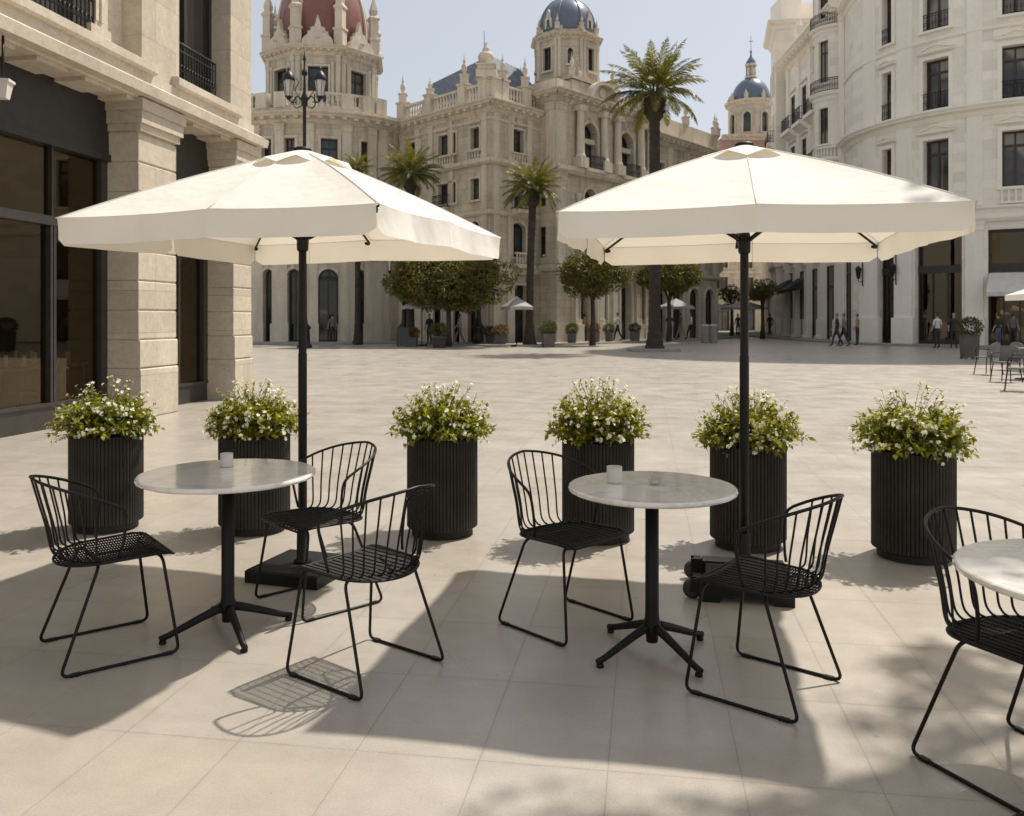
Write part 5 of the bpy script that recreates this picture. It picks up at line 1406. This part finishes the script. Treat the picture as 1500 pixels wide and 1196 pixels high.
Y=53; make_tree('dark tree behind the tall palm trunk, under the right parasol',xat(980,Y),Y,3.8,3.4,2.85,5.2,2.5,23,56,140,.15)
Y=61; make_tree('small tree left of the right parasol pole, near the shaded shop row',xat(1117,Y),Y,2.0,2.0,2.6,4.4,2.2,24,22,120,.14)
# street tree beyond the right picture edge: its overhanging branches dapple the terrace
def overhang():
    x,y=4.3,4.95; r=random.Random(77); root=thing('plane_tree','plane tree outside the right picture edge, whose branches dapple the terrace with shade','tree',(x,y,0))
    tr=MB(); tr.tube(catrom([(0,0,0),(.03,.02,1.6),(0,0,3.0)],4),[.15-.05*i/8 for i in range(9)],10)
    lf=MB(); lobes=[((-1.4,-.62,4.8),(.55,.2,.2),520),((-.4,-.45,4.8),(.5,.3,.25),300),((.5,.1,5.5),(.9,.9,.7),1500),((1.4,.6,5.0),(.9,.8,.6),1000)]
    for c,q,n in lobes:
        c=Vector(c)
        P_=catrom([(0,0,2.95),(c.x*.35,c.y*.35,3.0+(c.z-3)*.55),tuple(c)],5); tr.tube(P_,[.075-.055*i/(len(P_)-1) for i in range(len(P_))],7)
        tips=[]
        for k in range(11):
            v=rv(r); e=c+Vector((v.x*q[0],v.y*q[1],v.z*q[2]))*r.uniform(.6,1.05); tr.tube(catrom([tuple(P_[-4]),tuple(P_[-4].lerp(e,.5)+rv(r)*.08),tuple(e)],3),[.018,.016,.014,.011,.009,.006,.004],4); tips.append(e)
        for _ in range(n):
            e=r.choice(tips); p=e+rv(r)*r.uniform(0,1)**.6*.34; leafquad(lf,p,rv(r),rv(r),r.uniform(.07,.13),r.uniform(.06,.10))
    tr.build('trunk',M['bark'],root); lf.build('crown',M['treeleaf'],root)
overhang()
Y=67; make_tree('small tree far down the side street, just left of the right parasol pole',xat(1072,Y),Y,1.8,1.8,2.4,4.2,2.2,25,20,110,.15)

# ================================================================== TUBS WITH SHRUBS
def make_tub(label,x,y,w,h,R,seed,kind='box',mat='shrubleaf',zs=1.0):
    r=random.Random(seed); root=thing('shrub_tub',label,'planter',(x,y,0),r.uniform(-.2,.2),'tubs with shrubs across the plaza')
    f=MB(); a=w/2
    if kind=='box':
        f.add([(s*q,t*q,z) for z,q in((.05,a*.88),(h-.06,a),(h-.06,a*1.06),(h,a*1.06),(h,a*.92),(h-.05,a*.92)) for s,t in((-1,-1),(1,-1),(1,1),(-1,1))],
              [(4*i+k,4*i+(k+1)%4,4*i+4+(k+1)%4,4*i+4+k) for i in range(5) for k in range(4)]+[(3,2,1,0),(20,21,22,23)])
        for s in(-1,1):
            for t in(-1,1): f.box(s*a*.75-.04,s*a*.75+.04,t*a*.75-.04,t*a*.75+.04,0,.06)
    else: f.lathe([(a*.8,0),(a,h*.9),(a*1.06,h*.9),(a*1.06,h),(a*.9,h),(.01,h-.04)],(0,0,0),20)
    f.build('tub',M['potgrey'],root)
    lf=MB()
    for i in range(int(900*(R/.35)**1.6)):
        v=rv(r); p=Vector((v.x*R,v.y*R,h+R*.75*zs+v.z*R*zs))*1.0; q=r.uniform(.55,1.1); p=Vector((p.x*q,p.y*q,h+R*.75*zs+v.z*R*zs*q))
        if p.z<h-.02: p.z=h+.02
        leafquad(lf,p,(v+rv(r)*.8).normalized(),rv(r),.085*r.uniform(.7,1.3),.045)
    lf.build('shrub',M[mat],root); return root
M['redleaf']=leafmat('reddish tub plant leaves',(.10,.05,.02),(.22,.14,.03),.3,.5,4)
for i,(px,py,wp,hp,rp,kd,mt,lab) in enumerate([
    (643,510,22,17,13,'round','shrubleaf','round grey tub with a bushy plant before the broad dark tree'),
    (605,508,13,14,9,'box','redleaf','narrow grey tub with a reddish plant right of the menu board'),
    (718,506,12,14,9,'box','shrubleaf','square tub with a clipped ball left of the slightly larger one'),
    (733,507,17,15,11,'box','redleaf','square tub with an olive shrub, left of the shorter palm'),
    (803,509,18,20,12,'box','shrubleaf','square grey tub with a round shrub right of the shorter palm'),
    (838,505,13,17,9,'box','shrubleaf','dark square tub second right of the shorter palm'),
    (870,504,14,18,8,'box','redleaf','square tub with a thin reddish plant under the round dark tree'),
    (892,503,11,16,8,'box','shrubleaf','small tub between the round dark tree and the tall palm'),
    (930,502,13,16,8,'box','shrubleaf','square tub close left of the tall palm trunk'),
    (1420,526,21,36,16,'box','shrubleaf','tall grey tub with a dark shrub before the rounded corner building')]):
    x,y=gp(px,py); s=y/FPX; make_tub(lab,x,y,wp*s,hp*s,rp*s,50+i,kd,mt,.85)

# ================================================================== STREET LAMPS, MENU BOARD, BINS
def make_lamp(label,x,y,H,lantern_r,arms):
    root=thing('street_lamp',label,'street lamp',(x,y,0),0)
    f=MB(); f.lathe([(.38,0),(.38,.12),(.30,.16),(.26,.9),(.33,.96),(.30,1.05),(.17,1.2),(.13,1.5),(.11,H*.5),(.15,H*.5+.05),(.09,H*.5+.15),(.085,H*.80),(.16,H*.805),(.17,H*.83),(.08,H*.845),(.05,H*.90),(.13,H*.905),(.15,H*.915),(.05,H*.925),(.04,H*.95),(.09,H*.955),(.03,H*.97),(.01,H)],(0,0,0),14)
    f.build('post',M['iron'],root)
    for k,a in enumerate(arms):
        c,s=cos(a),sin(a); D=.78; z=H*.815
        f=MB(); f.tube(catrom([(.08*c,.08*s,z),(.35*c,.35*s,z+.28),(.6*c,.6*s,z-.02),(D*c,D*s,z+.15)],5),.035,6)
        f.tube(catrom([(.1*c,.1*s,z+.1),(.45*c,.45*s,z+.55),(.30*c,.30*s,z+.95),(.42*c,.42*s,z+1.2)],5),.022,5)
        f.tube(catrom([(.1*c,.1*s,z-.15),(.4*c,.4*s,z-.3),(.55*c,.55*s,z-.05),(.38*c,.38*s,z)],5),.026,5); arm=f.build('arm',M['iron'],root)
        L=lantern_r; zb=z+.2
        f=MB(); f.lathe([(L*.25,-.1),(L*.45,0),(L*.62,.05),(L*.62,.08)],(D*c,D*s,zb),8,smooth=False); f.lathe([(L*1.12,.86),(L*1.15,.92),(L*.95,1.12),(L*.5,1.28),(L*.25,1.34),(L*.3,1.42),(.01,1.6)],(D*c,D*s,zb),12)
        for q in range(6): b=q*pi/3; f.tube([(D*c+L*.62*cos(b),D*s+L*.62*sin(b),zb+.05),(D*c+L*cos(b),D*s+L*sin(b),zb+.87)],.014,4)
        f.build('lantern_frame',M['iron'],arm); f=MB(); f.lathe([(L*.58,.06),(L*.95,.86)],(D*c,D*s,zb),6,smooth=False,cap=False); f.build('lantern_glass',M['lampglass'],arm)
    return root
make_lamp('tall black iron lamp post with two lanterns rising above the left parasol',xat(446,42.3),42.3,zat(68,42.3),.28,(0.0,pi))
make_lamp('black lamp post half hidden in the broad dark tree, beside the menu board',xat(592,46.2),46.2,4.6,.17,(0.2,pi+.2))
make_lamp('black lamp post under the right edge of the broad dark tree',xat(701,45.8),45.8,4.4,.17,(0.2,pi+.2))
x,y=gp(590,511); root=thing('menu_board','dark folding menu board standing beside the narrow reddish tub','menu board',(x,y,0),.25)
for sgn in(-1,1):
    f=MB(); Mx=Matrix.Translation((0,sgn*.02,0))@Matrix.Rotation(sgn*radians(-12),4,'X')
    f.box(-.28,.28,-.015,.015,-1.02,-.1,Matrix.Translation((0,sgn*.0,1.12))@Matrix.Rotation(sgn*radians(12),4,'X')); f.build('board_panel',M['fascia'],root)
for k,(px,py) in enumerate([(1033,503),(1045,503)]):
    x,y=gp(px,py); root=thing('litter_bin',['pale cylindrical bin, left one of two by the long wing','pale cylindrical bin, right one of two by the long wing'][k],'bin',(x,y,0),0,'pale bins')
    f=MB(); f.lathe([(.21,0),(.21,.06),(.25,.08),(.25,.98),(.27,.99),(.27,1.05),(.16,1.12),(.15,1.06)],(0,0,0),18); f.build('bin_body',M['awng'],root)
    f=MB(); f.lathe([(.15,1.06),(.13,.7),(.01,.7)],(0,0,0),14,cap=False); f.build('liner',M['fascia'],root)

# ================================================================== SMALL CAFE PARASOLS AND CHAIRS IN THE DISTANCE
def small_parasol(label,x,y,w,za,mat='awnw',rz=.4,rise=.55):
    root=thing('small_parasol',label,'parasol',(x,y,0),rz,'cafe parasols in the distance')
    f=MB(); n=4; vs=[(0,0,za)]; e=[]
    for k in range(8):
        a=k*pi/4+pi/4; R=w/2*(sqrt(2) if k%2==0 else 1); vs.append((R*cos(a),R*sin(a),za-rise+(.0 if k%2==0 else .04)))
    vs+= [(x_,y_,z_-.16) for x_,y_,z_ in vs[1:]]
    f.add(vs,[(0,1+k,1+(k+1)%8) for k in range(8)]+[(1+k,9+k,9+(k+1)%8,1+(k+1)%8) for k in range(8)]); f.build('canopy',M[mat],root)
    f=MB(); f.lathe([(.028,.06),(.028,za-.02)],(0,0,0),8); f.lathe([(.3,0),(.3,.06),(.05,.08)],(0,0,0),16); f.build('pole',M['blackmetal'],root)
    for k in range(4):
        a=k*pi/2+pi/4; f=MB(); f.tube([(0,0,za-.6),(w*.35*cos(a),w*.35*sin(a),za-rise*.55)],.012,4); f.build('rib',M['blackmetal'],root)
    return root
for px,py,w,za,lab in [(618,507,1.7,2.65,'pale parasol below the broad dark tree, left of its trunk'),(757,508,1.3,2.6,'pale parasol just left of the shorter palm trunk'),(672,506,1.5,2.55,'pale parasol below the broad dark tree, right of its trunk'),(990,500,1.7,2.75,'pale parasol right of the tall palm trunk'),(1090,496,2.4,2.8,'grey parasol far off near the right parasol pole')]:
    x,y=gp(px,py); small_parasol(lab,x,y,w,za,'awng')
small_parasol('cream cafe parasol cut by the right picture edge, over the distant chairs',15.9,24.0,2.5,2.75,'canvas',.2,.62)
def cafe_chair():
    root=thing('cafe_chair','','chair',(0,0,0),0,'grey woven chairs of the cafe at the right edge')
    f=MB(); f.box(-.22,.22,-.22,.22,.44,.47); f.build('seat',M['c_grey'],root)
    f=MB(); vs=[];N=8
    for i in range(N+1):
        a=-1.0+2.0*i/N
        for z,o in((.47,.0),(.84,.06)):
            for t in(0,.02): vs.append((-(.20+o+t)*cos(a*.9)+.02,.245*sin(a)*1.1,z-.12*(abs(a)**2)*(z>.6)))
    fs=[]
    for i in range(N): b=4*i; fs+=[(b,b+2,b+6,b+4),(b+1,b+5,b+7,b+3),(b+2,b+3,b+7,b+6)]
    f.add(vs,fs); f.build('backrest',M['c_grey'],root)
    for sx in(-1,1):
        for sy in(-1,1): f=MB(); f.tube([(sx*.19,sy*.19,.44),(sx*.24,sy*.235,0)],.013,6); f.build('leg',M['iron'],root)
    for sy in(-1,1): f=MB(); f.tube(catrom([(-.2,sy*.24,.66),(0,sy*.27,.66),(.17,sy*.25,.64),(.19,sy*.21,.46)],4),.013,6); f.build('armrest',M['iron'],root)
    return root
c0=None
for px,py,rz,lab in [(1448,549,2.0,'grey woven chair next to the tall tub, leftmost of the distant cafe chairs'),(1474,560,-2.6,'grey woven cafe chair second from the left at the right edge'),(1492,573,2.6,'nearest grey woven cafe chair at the right picture edge'),(1497,548,.4,'grey woven cafe chair farthest back at the right edge')]:
    x,y=gp(px,py)
    o=cafe_chair() if c0 is None else dup(c0); c0=c0 or o; o.location=(x,y,0); o.rotation_euler=(0,0,rz); o['label']=lab
x,y=gp(1503,556); root=thing('cafe_table','square grey table among the distant cafe chairs at the right edge','table',(x,y,0),.3)
f=MB(); f.box(-.35,.35,-.35,.35,.72,.75); f.build('tabletop',M['c_grey'],root); f=MB(); f.lathe([(.24,0),(.24,.02),(.03,.04),(.03,.719)],(0,0,0),16); f.build('column',M['iron'],root)

# ================================================================== PEOPLE
def person_mesh(pose,cl):
    shirt,legs=cl
    J={'pelvis':(0,0,.94,.13,.10),'waist':(0,0,1.08,.125,.095),'chest':(0,0,1.30,.15,.11),'neckb':(0,-.005,1.46,.075,.065),'neck':(0,.01,1.53,.05,.05),'chin':(0,.02,1.60,.07,.075),'head':(0,.01,1.69,.08,.095),'crown':(0,0,1.76,.05,.06)}
    st=.0 if pose=='stand' else .24
    for s,n,f in((1,'L',1),(-1,'R',-1)):
        J['hip'+n]=(.09*s,0,.88,.095,.095); J['knee'+n]=(.10*s,f*st*.6+(.03 if st else .0),.49,.062,.062); J['ank'+n]=(.105*s,f*st-(.06 if (st and f<0) else 0),.09+(.03 if (st and f<0) else 0),.042,.042); J['toe'+n]=(.12*s,f*st+.14,.035,.035,.03)
        J['sh'+n]=(.17*s,0,1.42,.062,.06); J['elb'+n]=(.235*s,-f*st*.35-.01,1.14,.045,.045); J['wri'+n]=(.24*s,-f*st*.6+.10,.92,.03,.03); J['hand'+n]=(.235*s,-f*st*.65+.14,.83,.035,.025)
    E=[('pelvis','waist'),('waist','chest'),('chest','neckb'),('neckb','neck'),('neck','chin'),('chin','head'),('head','crown')]
    for n in'LR': E+=[('pelvis','hip'+n),('hip'+n,'knee'+n),('knee'+n,'ank'+n),('ank'+n,'toe'+n),('chest','sh'+n),('sh'+n,'elb'+n),('elb'+n,'wri'+n),('wri'+n,'hand'+n)]
    K=list(J); me=bpy.data.meshes.new('p'); me.from_pydata([J[k][:3] for k in K],[(K.index(a),K.index(b)) for a,b in E],[])
    o=bpy.data.objects.new('p',me); COL.objects.link(o); m=o.modifiers.new('s','SKIN'); 
    if not me.skin_vertices: me.skin_vertices.new()
    for i,k in enumerate(K): me.skin_vertices[0].data[i].radius=J[k][3:5]; me.skin_vertices[0].data[i].use_root=(k=='pelvis')
    s=o.modifiers.new('b','SUBSURF'); s.levels=1; s.render_levels=1
    dg=bpy.context.evaluated_depsgraph_get(); nm=bpy.data.meshes.new_from_object(o.evaluated_get(dg)); bpy.data.objects.remove(o); bpy.data.meshes.remove(me)
    nm.materials.clear()
    for q in(M['skin'],M[shirt],M[legs],M['fascia'],M['hair']): nm.materials.append(q)
    for p in nm.polygons:
        c=p.center; p.use_smooth=True
        i=1
        if c.z<.10: i=3
        elif c.z<.98 and abs(c.x)<.19: i=2
        elif abs(c.x)>.19 and c.z<1.16: i=0
        elif c.z>1.50: i=0
        if c.z>1.72 or (c.z>1.58 and c.y<-.01): i=4
        p.material_index=i
    nm.name='person_body'; return nm
PM={}
def add_person(label,px,py,pose,cl,rz,h=1.0):
    key=(pose,cl)
    if key not in PM: PM[key]=person_mesh(pose,cl)
    x,y=gp(px,py) if not isinstance(px,tuple) else px
    o=bpy.data.objects.new('person',PM[key]); COL.objects.link(o); o.location=(x,y,0.0 if py is not None and py>502 else .1); o.rotation_euler=(0,0,rz); o.scale=(h,h,h*.985)
    tag(o,label,'person',group='people on the plaza')
for a in [('person in grey standing before the tall arched door of the rotunda',487,503.5,'stand',('c_grey','c_dark'),.4),
    ('person in dark clothes standing left of the broad tree trunk',629,506,'stand',('c_dark','c_dark'),2.5),
    ('person in a white top under the right half of the broad tree',673,505,'walk',('c_white','c_tan'),1.6),
    ('person in dark clothes walking between the two tubs right of the shorter palm',821,503.5,'walk',('c_dark','c_blue'),-1.5),
    ('person in a tan top standing below the round dark tree',856,502.5,'stand',('c_tan','c_dark'),.2),
    ('person in a white shirt right of the round dark tree, near the palace columns',905,502,'walk',('c_white','c_dark'),1.3),
    ('person in dark clothes close right of the tall palm trunk',981,499.5,'stand',('c_dark','c_dark'),3.0),
    ('person in a grey top with tan trousers by the long wing',997,500,'walk',('c_grey','c_tan'),-1.2),
    ('person in a white top and dark trousers beside the pale bins',1012,499,'walk',('c_white','c_dark'),1.7),
    ('person in blue trousers left of the right parasol pole',1081,494,'stand',('c_dark','c_blue'),.3),
    ('person in dark clothes just right of the right parasol pole, far off',1128,494,'walk',('c_dark','c_dark'),.4),
    ('person in dark clothes walking along the shaded shop fronts, left of a pair',1226,508,'walk',('c_dark','c_dark'),1.2),
    ('person in a grey top walking along the shaded shop fronts, right of a pair',1236,508,'walk',('c_grey','c_dark'),1.2),
    ('person in a tan top standing at the shaded arcade near the wall lantern',1256,506.5,'stand',('c_tan','c_dark'),.9)]: add_person(*a)
for i,(px,py,c,lab) in enumerate([(1373,511,('c_white','c_dark'),'person in a white top before the glass shop front of the corner building'),(1397,511,('c_dark','c_dark'),'person in dark clothes at the right side of the corner glass shop front'),(1462,511,('c_dark','c_blue'),'person in blue trousers under the off white awning'),(1484,510,('c_grey','c_dark'),'person in grey under the off white awning at the right edge')]): add_person(lab,px,py,'stand',c,[.3,2.8,.5,-1][i])
# ================================================================== LIGHT AND CAMERA
SUN=Vector((.48,.41,1.0)).normalized()
el=math.asin(SUN.z); az=atan2(SUN.x,SUN.y)
w=bpy.data.worlds.new("World"); scene.world=w; w.use_nodes=True; nt=w.node_tree
bg=nt.nodes['Background']; sky=nt.nodes.new('ShaderNodeTexSky'); sky.sky_type='NISHITA'; sky.sun_disc=False
sky.sun_elevation=el; sky.sun_rotation=az; sky.air_density=1.0; sky.dust_density=2.6; sky.ozone_density=1.0; sky.altitude=0
mx=nt.nodes.new('ShaderNodeMix'); mx.data_type='RGBA'; mx.inputs[0].default_value=.5; nt.links.new(sky.outputs[0],mx.inputs[6]); mx.inputs[7].default_value=(6.3,6.2,5.9,1)
nt.links.new(mx.outputs[2],bg.inputs[0]); bg.inputs[1].default_value=.13
ld=bpy.data.lights.new('sun','SUN'); ld.energy=5.0; ld.angle=radians(1.0); ld.color=(1,.925,.81)
lo=bpy.data.objects.new('sun',ld); COL.objects.link(lo); lo.rotation_euler=SUN.to_track_quat('Z','Y').to_euler(); lo.location=(20,20,40)
cd=bpy.data.cameras.new('camera'); cam=bpy.data.objects.new('camera',cd); COL.objects.link(cam); scene.camera=cam
cam.location=(0,0,CAMH); cam.rotation_euler=(pi/2,0,0); cd.sensor_width=36; cd.lens=36*FPX/1500; cd.shift_y=(HZ-598)/1500
cd.clip_start=.05; cd.clip_end=3000; cd.dof.use_dof=True; cd.dof.focus_distance=4.6; cd.dof.aperture_fstop=5.6
scene.view_settings.view_transform='Standard'; scene.view_settings.look='None'; scene.view_settings.exposure=0; scene.view_settings.gamma=1
scene.render.resolution_x=1024; scene.render.resolution_y=816
scene.cycles.max_bounces=6; scene.cycles.transparent_max_bounces=12; scene.cycles.caustics_reflective=False; scene.cycles.caustics_refractive=False
scene.cycles.use_denoising=True
